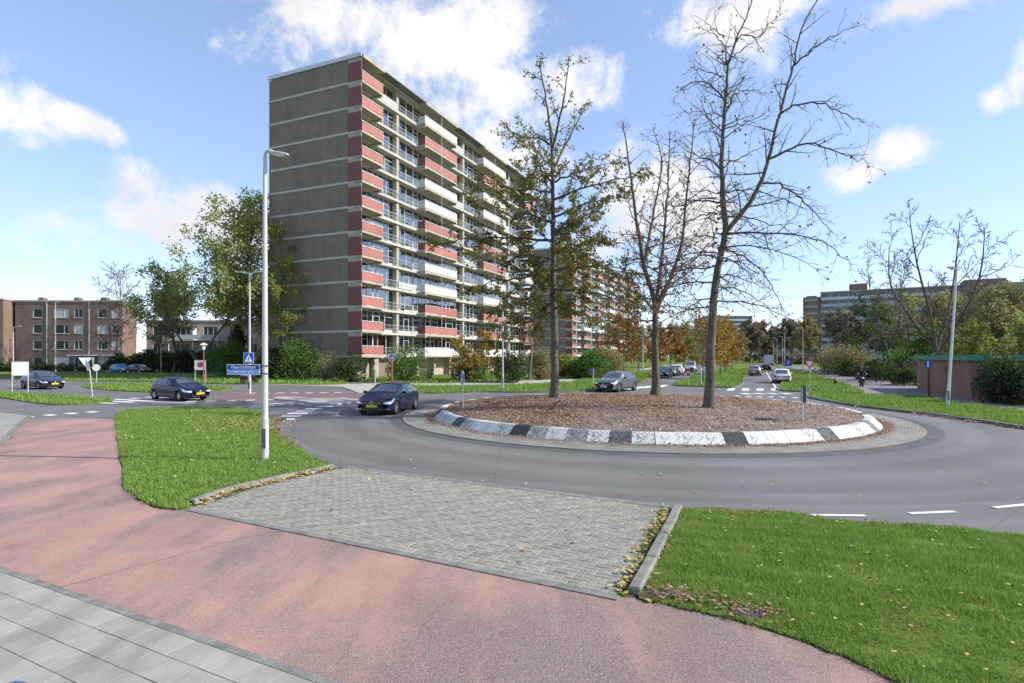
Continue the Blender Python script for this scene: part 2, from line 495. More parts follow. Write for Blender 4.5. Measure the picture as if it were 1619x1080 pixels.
asphalt = m_asphalt(); red_asphalt = m_red(); turf = m_turf(); soil = m_soil()
tile_m = plain('paving_concrete', (.345, .330, .295), .85, var=.12, scale=2.5, obj_var=.10, fine=.22, shadow_streak=True)
paver_m = plain('paver_concrete', (.285, .27, .225), .88, var=.16, scale=3, obj_var=.15, fine=.3)
sett_m = plain('sett_concrete', (.27, .255, .22), .9, var=.2, scale=1.2, fine=.35)
joint_m = plain('joint_sand', (.085, .085, .062), .95, var=.3, scale=5)
kerb_m = plain('kerb_concrete', (.235, .225, .195), .9, var=.32, scale=5, fine=.5, obj_var=.1)
light_path = plain('path_concrete', (.42, .39, .35), .9, var=.12, scale=.8, fine=.3)
cycle_grey = plain('cycle_asphalt', (.20, .175, .18), .9, var=.12, scale=.7, fine=.3)
redx_m = plain('faded_red_asphalt', (.20, .125, .125), .9, var=.2, scale=.9, fine=.35)
paint_m = plain('road_paint', (.72, .72, .70), .7, var=.12, scale=9, fine=.25)
cream = plain('cream_concrete', (.47, .44, .375), .85, var=.12, scale=.8, fine=.15)
dcream = plain('weathered_concrete', (.40, .35, .275), .9, var=.15, scale=.8, fine=.2)
white_pv = plain('white_panel', (.54, .55, .535), .5, var=.06, scale=.6)
white_pt = plain('white_paint', (.74, .74, .72), .4, var=.05, scale=3)
red_panel = plain('red_panel', (.36, .135, .11), .6, var=.12, scale=.7, obj_var=.12)
red_dark = plain('maroon_panel', (.17, .058, .060), .6, var=.12, scale=.7, obj_var=.08)
frame_m = plain('window_frame_paint', (.58, .57, .54), .5, var=.06)
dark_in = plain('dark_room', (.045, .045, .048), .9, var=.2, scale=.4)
curtain_m = plain('curtain_cloth', (.70, .70, .68), .9, var=.12, scale=1.5, obj_var=.2)
rail_m = plain('railing_paint', (.40, .41, .41), .5, var=.06)
glass = m_glass()
gable_m = m_brick('brown_grey_brick', (.185, .150, .118), (.225, .183, .145), (.23, .20, .17))
brick_red = m_brick('red_brown_brick', (.185, .112, .09), (.23, .145, .118), (.25, .21, .18))
brick_tan = m_brick('tan_brick', (.42, .33, .27), (.48, .38, .31), (.45, .41, .36))
steel = plain('galvanised_steel', (.55, .56, .56), .45, .6, var=.08)
pole_w = plain('pole_white_paint', (.50, .50, .485), .35, var=.06, scale=2)
dark_metal = plain('dark_metal', (.05, .052, .055), .5, .3, var=.1)
blue_sign = plain('blue_sign_face', (.015, .06, .32), .4, var=.03)
lblue_sign = plain('light_blue_sign_face', (.16, .33, .68), .4, var=.03)
red_sign = plain('red_sign_face', (.55, .04, .03), .4, var=.03)
grey_back = plain('sign_back', (.12, .125, .13), .5, .3, var=.06)
rust_post = plain('red_brown_post', (.26, .085, .045), .6, var=.12)
green_fascia = plain('green_fascia', (.035, .22, .17), .5, var=.1, scale=1.5)
bark = plain('bark', (.135, .115, .092), .95, var=.45, scale=5, fine=.6)
bark_l = plain('pale_bark', (.16, .14, .115), .95, var=.35, scale=7, fine=.4)
twig_m = plain('twig_bark', (.13, .105, .085), .95, var=.2)

# ------------------------------------------------------------------ ground, roads and paths
def slab(name, poly, top, mat, thick=.05, kind='structure', parent=None):
    b = MB().prism(list(poly), top - thick, top)
    o = b.build(name, mat, parent)
    if kind and parent is None: o['kind'] = kind
    return o

gm = MB().add([(-1500, -300, -.12), (1500, -300, -.12), (1500, 2500, -.12), (-1500, 2500, -.12)], [(0, 1, 2, 3)])
tag(gm.build('ground', turf), kind='structure')
slab('road', [(-190, -6), (90, -6), (90, 60), (330, 620), (240, 660), (40, 130), (-60, 120), (-190, 150)], 0.0, asphalt, .1)

U = Vector((.884, -.467, 0)); Vn = Vector((.467, .884, 0)); PANG = math.atan2(-.467, .884)
ISL = (6.0, 26.8)

# foreground cycle path of worn red asphalt
red_poly = smooth_poly([(-20.82, 24.42), (-17.06, 24.42), (-15.78, 22.63), (-12.48, 18.01), (-9.55, 13.94), (-7.91, 11.64), (-6.99, 10.72), (-6.28, 10.12), (-5.71, 10.15),
            (-3.4, 8.92), (-1.1, 7.69), (1.19, 6.46), (1.44, 6.37), (2.28, 5.85), (2.89, 5.28), (3.23, 4.75), (3.64, 4.13), (5.2, 2.6), (6.2, .88), (-1.51, 4.77), (-4.1, 6.08), (-6.65, 7.36), (-12, 10.06), (-16.2, 12.3), (-15.9, 15.5), (-15.68, 17.37), (-18.3, 20.9)], 3)
slab('cycle_path', red_poly, .02, red_asphalt, .06)
seam_m = plain('dark_seam', (.07, .06, .055), .95, var=.3)
for pts in ([(-5.32, 6.72), (-4.6, 7.75), (-3.93, 8.6), (-3.3, 9.0)], ):
    P_ = smooth_poly(pts, 6, .012, 2, closed=False)
    q = [(x, y + .004) for x, y in P_] + [(x, y - .004) for x, y in P_[::-1]]
    tag(MB().prism(q, .015, .0225).build('path_seam', seam_m), kind='structure')

# concrete tile pavement in the corner nearest the viewer
W0 = Vector((-6.65, 7.36, 0)); WU = Vector((.893, -.45, 0)); WN = Vector((-.45, -.893, 0)); WANG = math.atan2(-.45, .893)
def wpt(u, n): 
    p = W0 + WU * u + WN * n
    return (p.x, p.y)
walk = slab('sidewalk', [wpt(-14, 0), wpt(12, 0), wpt(12, 5.2), wpt(-14, 5.2)], .0305, joint_m, .06)
kb = MB().box(0, .995, -.045, .045, -.05, .034)
kbm = kb.mesh('edging_strip', kerb_m)
for i in range(-9, 12):
    p = W0 + WU * (i + .5) + WN * .05
    put('edging_strip', kbm, walk, (p.x - WU.x * .5, p.y - WU.y * .5, 0), WANG)
tb = MB()
h = .1465
tb.add([(-h, -h, -.03), (h, -h, -.03), (h, h, -.03), (-h, h, -.03), (-h, -h, .034), (h, -h, .034), (h, h, .034), (-h, h, .034),
        (-h + .004, -h + .004, .036), (h - .004, -h + .004, .036), (h - .004, h - .004, .036), (-h + .004, h - .004, .036)],
       [(0, 1, 5, 4), (1, 2, 6, 5), (2, 3, 7, 6), (3, 0, 4, 7), (4, 5, 9, 8), (5, 6, 10, 9), (6, 7, 11, 10), (7, 4, 8, 11), (8, 9, 10, 11)])
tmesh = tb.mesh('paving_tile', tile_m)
cand = []
for r in range(17):
    for k in range(-46, 40):
        p = W0 + WU * ((k + .5 * (r % 2)) * .3 + .07) + WN * (.1 + .15 + r * .3)
        if p.y < .4: continue
        cand.append((p.length, r, p))
cand.sort(key=lambda c: abs(c[2].y - 5.0) * .6 + abs(c[2].x + 3.4))
rr = random.Random(4)
rest = MB()
for i, (_, r, p) in enumerate(cand):
    dz = rr.uniform(-.0012, .0012)
    if i < 299:
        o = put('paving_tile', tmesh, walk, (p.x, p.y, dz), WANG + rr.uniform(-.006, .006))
        o.rotation_euler.x = rr.uniform(-.004, .004); o.rotation_euler.y = rr.uniform(-.004, .004)
    else:
        Mx = Matrix.Translation((p.x, p.y, dz)) @ Matrix.Rotation(WANG, 4, 'Z')
        rest.add([Mx @ Vector(q) for q in tb.v], tb.f)
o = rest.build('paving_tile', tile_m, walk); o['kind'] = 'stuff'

# pavement corner at the far left
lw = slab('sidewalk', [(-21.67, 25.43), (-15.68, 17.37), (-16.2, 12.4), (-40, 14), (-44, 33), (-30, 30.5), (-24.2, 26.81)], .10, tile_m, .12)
kp = MB()
for (a, b_) in (((-15.55, 17.25), (-18.6, 21.3)), ((-18.62, 21.33), (-21.6, 25.4)), ((-21.65, 25.45), (-24.2, 26.9)), ((-16.1, 12.4), (-15.54, 17.2))):
    A, B = Vector((*a, 0)), Vector((*b_, 0)); d = (B - A); L = d.length; n = max(1, int(L / 1.0))
    for i in range(n):
        q = A + d * (i / n)
        MB().box(.004, L / n - .004, -.07, .07, -.02, .115).build('kerb_stone', kerb_m, lw, (q.x, q.y, 0), math.atan2(d.y, d.x))

# herringbone pavers
pv_poly = [(-5.71, 10.13), (-5.41, 11.86), (-4.09, 13.84), (-.65, 12.02), (2.79, 10.17), (1.19, 6.47), (-1.49, 7.88), (-3.6, 9.02)]
pv = slab('paved_crossing', [(-5.75, 10.16), (-5.6, 11.9), (-4.2, 14.0), (-.6, 12.06), (2.95, 10.12), (1.39, 6.40), (1.19, 6.47)], .0165, joint_m, .06)
b2 = MB()
l2, w2 = .1005, .0472
b2.add([(-l2, -w2, -.03), (l2, -w2, -.03), (l2, w2, -.03), (-l2, w2, -.03), (-l2, -w2, .024), (l2, -w2, .024), (l2, w2, .024), (-l2, w2, .024),
        (-l2 + .006, -w2 + .006, .029), (l2 - .006, -w2 + .006, .029), (l2 - .006, w2 - .006, .029), (-l2 + .006, w2 - .006, .029)],
       [(0, 1, 5, 4), (1, 2, 6, 5), (2, 3, 7, 6), (3, 0, 4, 7), (4, 5, 9, 8), (5, 6, 10, 9), (6, 7, 11, 10), (7, 4, 8, 11), (8, 9, 10, 11)])
bmesh_ = b2.mesh('paver', paver_m)
O = Vector((1.19, 6.47, 0)); w = .1045; ps = []
for j in range(-5, 80):
    for i in range(-90, 30):
        md = (i - j) % 4
        if md == 0: c, a = (i + 1, j + .5), 0.0
        elif md == 2: c, a = (i + .5, j), math.pi / 2
        else: continue
        p = O + U * (c[0] * w) + Vn * (c[1] * w)
        ps.append((p.x, p.y, a))
ps = np.array(ps)
cen = np.array((-1.3, 10.0)); inn = [tuple(np.array(q) + .065 * np.array((Vn.x, Vn.y)) * (1 if np.dot(np.array(q) - cen, (Vn.x, Vn.y)) > 0 else -1)) for q in pv_poly]
ps = ps[inside(inn, ps[:, :2])]
ps = ps[np.argsort(ps[:, 1] + .02 * np.abs(ps[:, 0]))]
rest = MB()
for i, (x, y, a) in enumerate(ps):
    dz = rr.uniform(-.003, .003)
    if i < 298:
        o = put('paver', bmesh_, pv, (x, y, dz), PANG + a + rr.uniform(-.02, .02))
        o.rotation_euler.x = rr.uniform(-.012, .012); o.rotation_euler.y = rr.uniform(-.012, .012)
    else:
        Mx = Matrix.Translation((x, y, dz)) @ Matrix.Rotation(PANG + a + rr.uniform(-.02, .02), 4, 'Z')
        rest.add([Mx @ Vector(q) for q in b2.v], b2.f)
pv_rest_m = plain('paver_concrete_far', (.28, .265, .222), .88, var=.16, scale=3, fine=.3)
nt = pv_rest_m.node_tree; g = nt.nodes.new('ShaderNodeNewGeometry'); bs = nt.nodes['Principled BSDF']
src = bs.inputs['Base Color'].links[0].from_socket
nt.links.new(mixc(nt, 1.0, src, ramp(nt, g.outputs['Random Per Island'], [(0, (.85,) * 3), (1, (1.07,) * 3)]), 'MULTIPLY'), bs.inputs['Base Color'])
o = rest.build('paver', pv_rest_m, pv); o['kind'] = 'stuff'
# concrete bands along both long edges of the paved crossing
for (A, B, wd) in (((-4.06, 13.92), (2.86, 10.22), .18), ((-5.74, 10.07), (1.20, 6.38), .12)):
    A, B = Vector((*A, 0)), Vector((*B, 0)); d = B - A; n = 8
    for i in range(n):
        q = A + d * (i / n)
        MB().box(.005, d.length / n - .005, -wd / 2, wd / 2, -.03, .035).build('edging_strip', kerb_m, pv, (q.x, q.y, 0), math.atan2(d.y, d.x))

# kerb stones beside the two grass corners
def kerb_run(name, label, pts, hgt, wd, parent_loc=None):
    root = thing(name, label, 'kerb', (*pts[0], 0))
    for (a, b_) in zip(pts[:-1], pts[1:]):
        A, B = Vector((*a, 0)), Vector((*b_, 0)); d = B - A; n = max(1, round(d.length / 1.0))
        for i in range(n):
            q = A + d * (i / n) - Vector((*pts[0], 0))
            L = d.length / n
            k = MB()
            k.add([(.006, -wd / 2, -.05), (L - .006, -wd / 2, -.05), (L - .006, wd / 2, -.05), (.006, wd / 2, -.05),
                   (.006, -wd / 2, hgt - .025), (L - .006, -wd / 2, hgt - .025), (L - .006, wd / 2, hgt - .02), (.006, wd / 2, hgt - .02),
                   (.02, -wd / 2 + .02, hgt), (L - .02, -wd / 2 + .02, hgt), (L - .02, wd / 2 - .012, hgt), (.02, wd / 2 - .012, hgt)],
                  [(0, 1, 5, 4), (1, 2, 6, 5), (2, 3, 7, 6), (3, 0, 4, 7), (4, 5, 9, 8), (5, 6, 10, 9), (6, 7, 11, 10), (7, 4, 8, 11), (8, 9, 10, 11)])
            o = k.build('kerb_stone', kerb_m, root, (q.x, q.y, rr.uniform(-.008, .008)), math.atan2(d.y, d.x) + rr.uniform(-.012, .012))
    return root
kerb_run('kerb', 'concrete kerb stones along the right edge of the paved crossing', [(1.40, 6.50), (2.28, 8.50), (2.98, 10.14)], .11, .14)
kerb_run('kerb', 'curved concrete kerb stones between the lamp post grass and the pavers', [(-5.93, 10.5), (-5.80, 11.45), (-5.45, 12.15), (-4.42, 13.98)], .095, .13)

# ------------------------------------------------------------------ grass areas
P1 = [(-17.76, 25.43), (-19.27, 28.35), (-18.64, 29.37), (-16.18, 30.27), (-12.94, 28.35), (-10.7, 25.17), (-9.3, 21.9), (-8.0, 19.42), (-6.35, 16.78), (-5.2, 14.95), (-4.5, 13.98), (-5.52, 12.14), (-5.88, 11.5),
      (-5.98, 10.5), (-5.77, 10.12), (-6.28, 10.15), (-6.99, 10.72), (-7.91, 11.64), (-9.55, 13.94), (-12.48, 18.01), (-15.78, 22.63)]
P2 = [(3.05, 10.08), (4.11, 9.95), (5.0, 9.80), (5.3, 9.45), (6.08, 9.22), (6.91, 8.95), (7.7, 8.54), (9.4, 7.4), (10.4, 5.8), (8.5, 3.2), (6.5, 2.1), (5.2, 2.6), (3.64, 4.1), (3.23, 4.75), (2.89, 5.28), (2.28, 5.85), (1.46, 6.36), (1.55, 6.62), (2.38, 8.5)]
STRIP = [(1.22, 6.50), (1.33, 6.56), (2.2, 8.5), (2.86, 10.0), (2.62, 10.02), (2.2, 8.9), (1.75, 7.7)]
L1 = [(-41.95, 43.28), (-37.73, 41.81), (-33.02, 39.79), (-24.93, 35.24), (-23.95, 33.33), (-25.37, 31.62), (-33.73, 37.38), (-39.2, 40.44)]
L2 = [(-38.14, 50.34), (-39.08, 54.82), (-25.27, 49.34), (-22.88, 44.85), (-27.0, 42.53)]
L3 = [(-116.5, 117.5), (-96.8, 107.2), (-75.0, 94.9), (-57.8, 85.1), (-40, 74.7), (-30.7, 72.5), (-18.4, 60.2), (-16.7, 53.6), (-23.8, 54.8), (-30, 56.1), (-38.2, 60.2), (-50, 63.3), (-63.6, 70.5), (-76.4, 77.1), (-120, 100)]
LAWN = [(-32.6, 77.1), (-19, 62.0), (-13.6, 58.0), (-6.92, 56.7), (.94, 62.4), (11.8, 77.1), (34.3, 141), (80, 246.7), (100, 320), (20, 320), (-20, 190), (-34, 100)]
G4 = [(-8.73, 50.34), (-6.15, 50.34), (.8, 53.05), (6.11, 57.37), (7.3, 51.4), (6.41, 44.05), (.97, 42.5), (-2.37, 42.9), (-6.97, 41.8)]
VERGE = [(6.25, 58.7), (10.65, 69.5), (26.24, 107.2), (70.1, 224), (110, 330), (118, 330), (55.5, 176.2), (21.86, 85.06), (12.22, 56.06), (9.0, 53.6)]
MEDIAN = [(14.89, 52.48), (20.92, 66.67), (28.21, 85.06), (78, 205.6), (182.7, 448.5), (193.2, 448.5), (49.4, 117.5), (27.8, 68.5), (19.03, 48.85), (16.86, 50.34)]
R1 = [(22.4, 47.44), (35.0, 72.55), (55.6, 117.5), (130, 285), (150, 320), (78, 164), (54.1, 107.25), (39.67, 72.55), (33.75, 58.73), (26.42, 42.9), (25.44, 41.46), (22.98, 42.9), (21.33, 44.45)]
R2 = [(22.12, 41.81), (24.36, 39.98), (26.57, 37.09), (25.36, 32.89), (24.9, 27.59), (24.17, 23.05), (22.5, 16.0), (18.2, 16.0), (18.88, 18.01), (19.43, 21.52), (19.53, 26.24), (19.08, 28.78), (18.91, 32.04), (19.62, 37.09), (20.45, 39.15)]
BACK = [(-190, 92), (-120, 121), (-60, 95.5), (-34, 84), (-34, 100), (-60, 200), (-190, 240)]
RBACK = [(24.5, 16), (28.1, 29.5), (29.3, 35.3), (34.5, 47.2), (41.5, 62), (52, 85), (73, 137), (148, 308), (330, 300), (200, 60), (60, 5), (34, 5)]

def lawn_patch(name, poly, top, thick=.08, jit=.02, k=5, mat=turf):
    return slab(name, smooth_poly(poly, k, jit, 3), top, mat, thick)
BARE = [(1.75, 6.5, .42), (2.5, 5.97, .36), (4.2, 7.3, .16), (5.0, 6.1, .18), (3.4, 5.2, .2), (6.2, 7.0, .18)]
earth_m = plain('dark_earth', (.085, .062, .048), .95, var=.35, scale=9, fine=.5)
for i, (x, y, r) in enumerate(BARE[:2] + [(-5.6, 11.0, .4), (-9.9, 24.3, .7)]):
    rg_ = np.random.default_rng(i)
    slab('bare_earth', smooth_poly([(x + r * q * .8 * math.cos(a * .785), y + r * q * .45 * math.sin(a * .785)) for a, q in enumerate(rg_.uniform(.3, 1.1, 8))], 4), .048, earth_m, .03)
for nm, poly, top in (('lawn', P1, .055), ('lawn', P2, .045), ('lawn', STRIP, .036), ('verge', L1, .07), ('verge', L2, .07), ('verge', L3, .07), ('lawn', LAWN, .08),
                      ('verge', G4, .08), ('verge', VERGE, .09), ('central_reservation', MEDIAN, .09), ('verge', R1, .09), ('verge', R2, .09), ('ground', BACK, .06), ('ground', RBACK, .06)):
    lawn_patch(nm, poly, top, jit=.03 if top < .065 else .05, k=6 if top < .065 else 3)

# footpaths
slab('footpath', smooth_poly([(-28.15, 61.67), (-19.79, 57.37), (-15.25, 54.82), (-13.4, 57.37), (-6.84, 56.06), (.93, 61.67), (11.63, 75.9), (33.4, 137), (79, 246), (74, 236), (27.31, 112.1), (10.8, 70.48), (6.41, 60.16), (.83, 54.82), (-6.27, 51.39), (-9.14, 51.39),
      (-8.18, 43.28), (-11.3, 41.81), (-15.12, 50.34), (-25.02, 54.82)], 2), .045, light_path, .05)
slab('cycle_path', [(142.8, 308.3), (78.92, 164.45), (56.56, 112.12), (40.88, 74.75), (34.58, 60.16), (26.66, 43.28), (24.64, 40.44), (26.77, 37.38), (25.7, 33.33), (25.01, 27.72), (24.17, 23.05), (22.6, 16), (25, 16), (26.66, 23.43), (28.6, 29.8), (29.8, 35.24), (34.9, 46.54), (42, 61.67), (52.3, 85.06), (73.12, 137), (148.3, 308.3)], .05, cycle_grey, .05)
slab('cycle_path', [(-22.98, 44.85), (-19.42, 42.53), (-12.25, 44.05), (-9.95, 36.82), (-13.13, 35.75), (-17.45, 33.33)], .012, redx_m, .03)
slab('traffic_island', smooth_poly([(-15.29, 36.82), (-12.79, 33.79), (-10.14, 31.62), (-9.27, 33.33), (-9.53, 35.24), (-12.34, 35.75)], 4), .11, light_path, .14)
slab('road', [(-120, 121), (-60, 95.5), (-33, 82), (-31, 78.5), (-58, 86), (-75, 95.6), (-97, 108.2), (-120, 119)], .035, asphalt, .05)
# raised kerb lines round the far side
def curb(pts, hgt=.12, wd=.14):
    P = smooth_poly(pts, 5, closed=False); b = MB()
    for a, c in zip(P[:-1], P[1:]):
        A, B = Vector((*a, 0)), Vector((*c, 0)); d = B - A
        Mx = Matrix.Translation(A) @ Matrix.Rotation(math.atan2(d.y, d.x), 4, 'Z')
        b.box(0, d.length - .004, -wd / 2, wd / 2, -.02, hgt, M=Mx)
    o = b.build('curb', kerb_m); o['kind'] = 'structure'
curb([(-9.3, 41.9), (-6.97, 41.72), (-2.37, 42.8), (.97, 42.42), (6.41, 43.95), (8.6, 50)])
curb([(22.2, 47.4), (21.2, 44.4), (22.98, 42.8), (25.5, 41.3)])
curb([(22.05, 41.9), (20.35, 39.2), (19.5, 37.1), (18.8, 32), (18.97, 28.78), (19.42, 26.2), (19.3, 21.5), (18.75, 18), (18.1, 16)])
curb([(14.8, 52.5), (16.8, 50.2), (19.1, 48.7), (27.9, 68.4), (49.5, 117.4)])

# ------------------------------------------------------------------ roundabout island
def ring(r0, r1, z0, z1, n=128, m=None):
    b = MB(); vs = []
    for i in range(n):
        a = 2 * math.pi * i / n
        vs += [(r0 * math.cos(a), r0 * math.sin(a), z1), (r1 * math.cos(a), r1 * math.sin(a), z0)]
    b.add(vs, [(2 * i, 2 * i + 1, (2 * i + 3) % (2 * n), (2 * i + 2) % (2 * n)) for i in range(n)])
    return b
RK = 9.65
apron = ring(RK - .3, 11.05, .006, .03).build('roundabout_apron', joint_m, loc=(*ISL, 0)); apron['kind'] = 'structure'
b = MB()
nrow = 12
for r in range(nrow):
    ra = RK + .03 + r * .108; rb = ra + .098
    n = int(2 * math.pi * ra / .215); off = (r % 2) * .5
    z = .062 - .028 * (r + .5) / nrow
    for i in range(n):
        a0 = 2 * math.pi * (i + off) / n; a1 = a0 + 2 * math.pi / n * .955
        dz = rr.uniform(-.003, .003)
        q = [(ra, a0), (rb, a0), (rb, a1), (ra, a1)]
        b.add([(x * math.cos(t), x * math.sin(t), z + dz) for x, t in q] + [(x * math.cos(t), x * math.sin(t), z - .03) for x, t in q], [(0, 1, 2, 3), (4, 5, 1, 0), (5, 6, 2, 1), (6, 7, 3, 2), (7, 4, 0, 3)])
o = b.build('sett', sett_m, apron); o['kind'] = 'stuff'
# dark rubbed strip of older asphalt outside the setts
dk = plain('old_asphalt', (.092, .092, .095), .85, var=.2, scale=1.5, fine=.35)
tag(ring(11.07, 11.5, .004, .008).build('gutter', dk, loc=(*ISL, 0)), kind='structure')

isl = thing('roundabout_island', 'round leaf-covered roundabout island ringed by black and white kerb blocks', 'roundabout', (*ISL, 0))
NB = 85
half = math.pi / NB * .985
wht = m_block('white_block_paint', (.64, .64, .61), (.23, .22, .19), .60)
wht2 = m_block('worn_white_block_paint', (.58, .58, .55), (.17, .17, .16), .36)
blk = m_block('black_block_paint', (.035, .037, .042), (.14, .14, .135), .5)
blk2 = m_block('worn_black_block_paint', (.10, .10, .105), (.26, .26, .25), .15)
kb = MB()
ks = []
for s in range(4):
    a = -half + 2 * half * s / 3
    for (r_, z_) in ((RK, -.02), (RK, .05), (RK - .33, .36), (RK - .40, .385), (RK - .62, .37), (RK - .62, -.02)):
        ks.append((r_ * math.cos(a), r_ * math.sin(a), z_))
fs = []
for s in range(3):
    for k in range(6):
        fs.append((s * 6 + k, s * 6 + (k + 1) % 6, s * 6 + 6 + (k + 1) % 6, s * 6 + 6 + k))
fs = [f[::-1] for f in fs] + [(0, 1, 2, 3, 4, 5), tuple(range(23, 17, -1))]
kb.add(ks, [f[::-1] for f in fs])
meW, meW2, meB, meB2 = kb.mesh('kerb_block', wht), kb.mesh('kerb_block', wht2), kb.mesh('kerb_block', blk), kb.mesh('kerb_block', blk2)
ph = math.atan2(17.25 - 26.8, 3.25 - 6.0)
for i in range(NB):
    a = ph + i * 2 * math.pi / NB
    x = math.cos(a) * RK
    if i % 5 == 0: me = meB2 if i == 15 else meB
    else: me = meW2 if (x < -2.5 and rr.random() < .75) or rr.random() < .12 else meW
    o = put('kerb_block', me, isl, (0, 0, rr.uniform(-.012, .012)), a + rr.uniform(-.001, .001))
# mound of bare earth inside the blocks
b = MB(); NR, NA = 22, 96; vs = [(0, 0, .62)]
for i in range(1, NR + 1):
    r = (RK - .58) * i / NR
    for k in range(NA):
        a = 2 * math.pi * k / NA
        z = .345 + .27 * (1 - (r / (RK - .58))**2) + .015 * math.sin(3.1 * r + 5 * a) + rr.uniform(-.012, .012)
        vs.append((r * math.cos(a), r * math.sin(a), z))
fs = [(0, 1 + k, 1 + (k + 1) % NA) for k in range(NA)]
for i in range(NR - 1):
    for k in range(NA):
        p0, p1 = 1 + i * NA + k, 1 + i * NA + (k + 1) % NA
        fs.append((p0, p0 + NA, p1 + NA, p1))
b.add(vs, fs).build('soil_bed', soil, isl, smooth=True)
def isl_z(x, y):
    r = math.hypot(x - ISL[0], y - ISL[1])
    return .345 + .27 * (1 - min(1, r / (RK - .58))**2)

# ------------------------------------------------------------------ road markings
mk = []
def stripe(pts, z=.016):
    b = MB().prism(list(pts), z - .01, z)
    o = b.build('road_marking', paint_m); o['kind'] = 'structure'
    return o
def dash(c, ang, l, w_, z=.016):
    c_, s_ = math.cos(ang), math.sin(ang)
    return stripe([(c[0] + dx * c_ - dy * s_, c[1] + dx * s_ + dy * c_) for dx, dy in ((-l / 2, -w_ / 2), (l / 2, -w_ / 2), (l / 2, w_ / 2), (-l / 2, w_ / 2))], z)
for (a, b_) in (((5.16, 9.78), (6.06, 9.74)), ((6.92, 9.88), (7.8, 10.0)), ((8.7, 10.26), (9.6, 10.5)), ((10.5, 10.85), (11.4, 11.3)), ((12.3, 11.8), (13.1, 12.4))):
    dash(((a[0] + b_[0]) / 2, (a[1] + b_[1]) / 2), math.atan2(b_[1] - a[1], b_[0] - a[0]), .9, .10)
def tooth(c, ang, s=.5, l=.6):
    c_, s_ = math.cos(ang), math.sin(ang)
    stripe([(c[0] + dx * c_ - dy * s_, c[1] + dx * s_ + dy * c_) for dx, dy in ((-s / 2, -l / 2), (s / 2, -l / 2), (0, l / 2))], .018)
for i, c in enumerate([(-9.9, 24.6), (-10.1, 25.9), (-10.25, 27.1), (-10.3, 28.3), (-10.3, 29.5), (-10.2, 30.8)]):
    dash(c, math.atan2(1, -.06) + math.pi / 2, .85, .5)
dash((-13.95, 31.95), math.atan2(3.71, 1.79), 4.6, .22)
for i in range(6):
    t = i / 6
    dash((-14.3 + 1.9 * t + .55, 30.7 + 3.5 * t - .25), math.atan2(.2, 1) - .2, .8, .25)
for i in range(9):                                   # block marks beside the red cycle crossing
    dash((-19.4 + i * 1.05, 35.6 + i * .32 - 1.3), .3, .52, .5)
    if i > 1: dash((-21.4 + i * 1.05, 41.9 + i * .06), .05, .52, .5)
for i in range(6):                                   # zebra across the left arm
    dash((-24.5 + i * .42, 33.4 + i * .95), math.atan2(.402, -.916), 3.4, .48)
dash((-21.0, 33.9), math.atan2(-.35, .93), 5.5, .2)
for i in range(4):                                   # zebra and block marks across the far right carriageway
    dash((17.95 + i * 1.17, 46.5 - i * .05), math.atan2(.916, .402), 3.6, .52)
    dash((17.0 + i * .98, 41.3), 0, .62, 1.2)
for i in range(6):
    tooth((15.4 + i * .62, 38.9 - i * .35), math.atan2(-.35, .9) + math.pi, .5, .75)
for i in range(5):                                   # zebra across the far left carriageway
    dash((10.0 + i * .95, 48.2 + i * .95), math.atan2(.916, .402), 3.8, .5)
for i in range(5):
    a = i / 5
    dash((13.0 + 6.0 * a, 60 + 14 * a + 3), math.atan2(.916, .402), 1.6, .14)
dash((33.2, 73.2), math.atan2(55, 23.7), 60, .14)
for i in range(4):
    dash((-21.9 + .42 * i, 25.6 + .75 * i), math.atan2(.5, -.86), .55, .4)
dash((-46, 45.5), math.atan2(-.402, .916), 3, .12); dash((-39.5, 42.8), math.atan2(-.402, .916), 3, .12)
dash((-44, 53), math.atan2(-.402, .916), 12, .12)

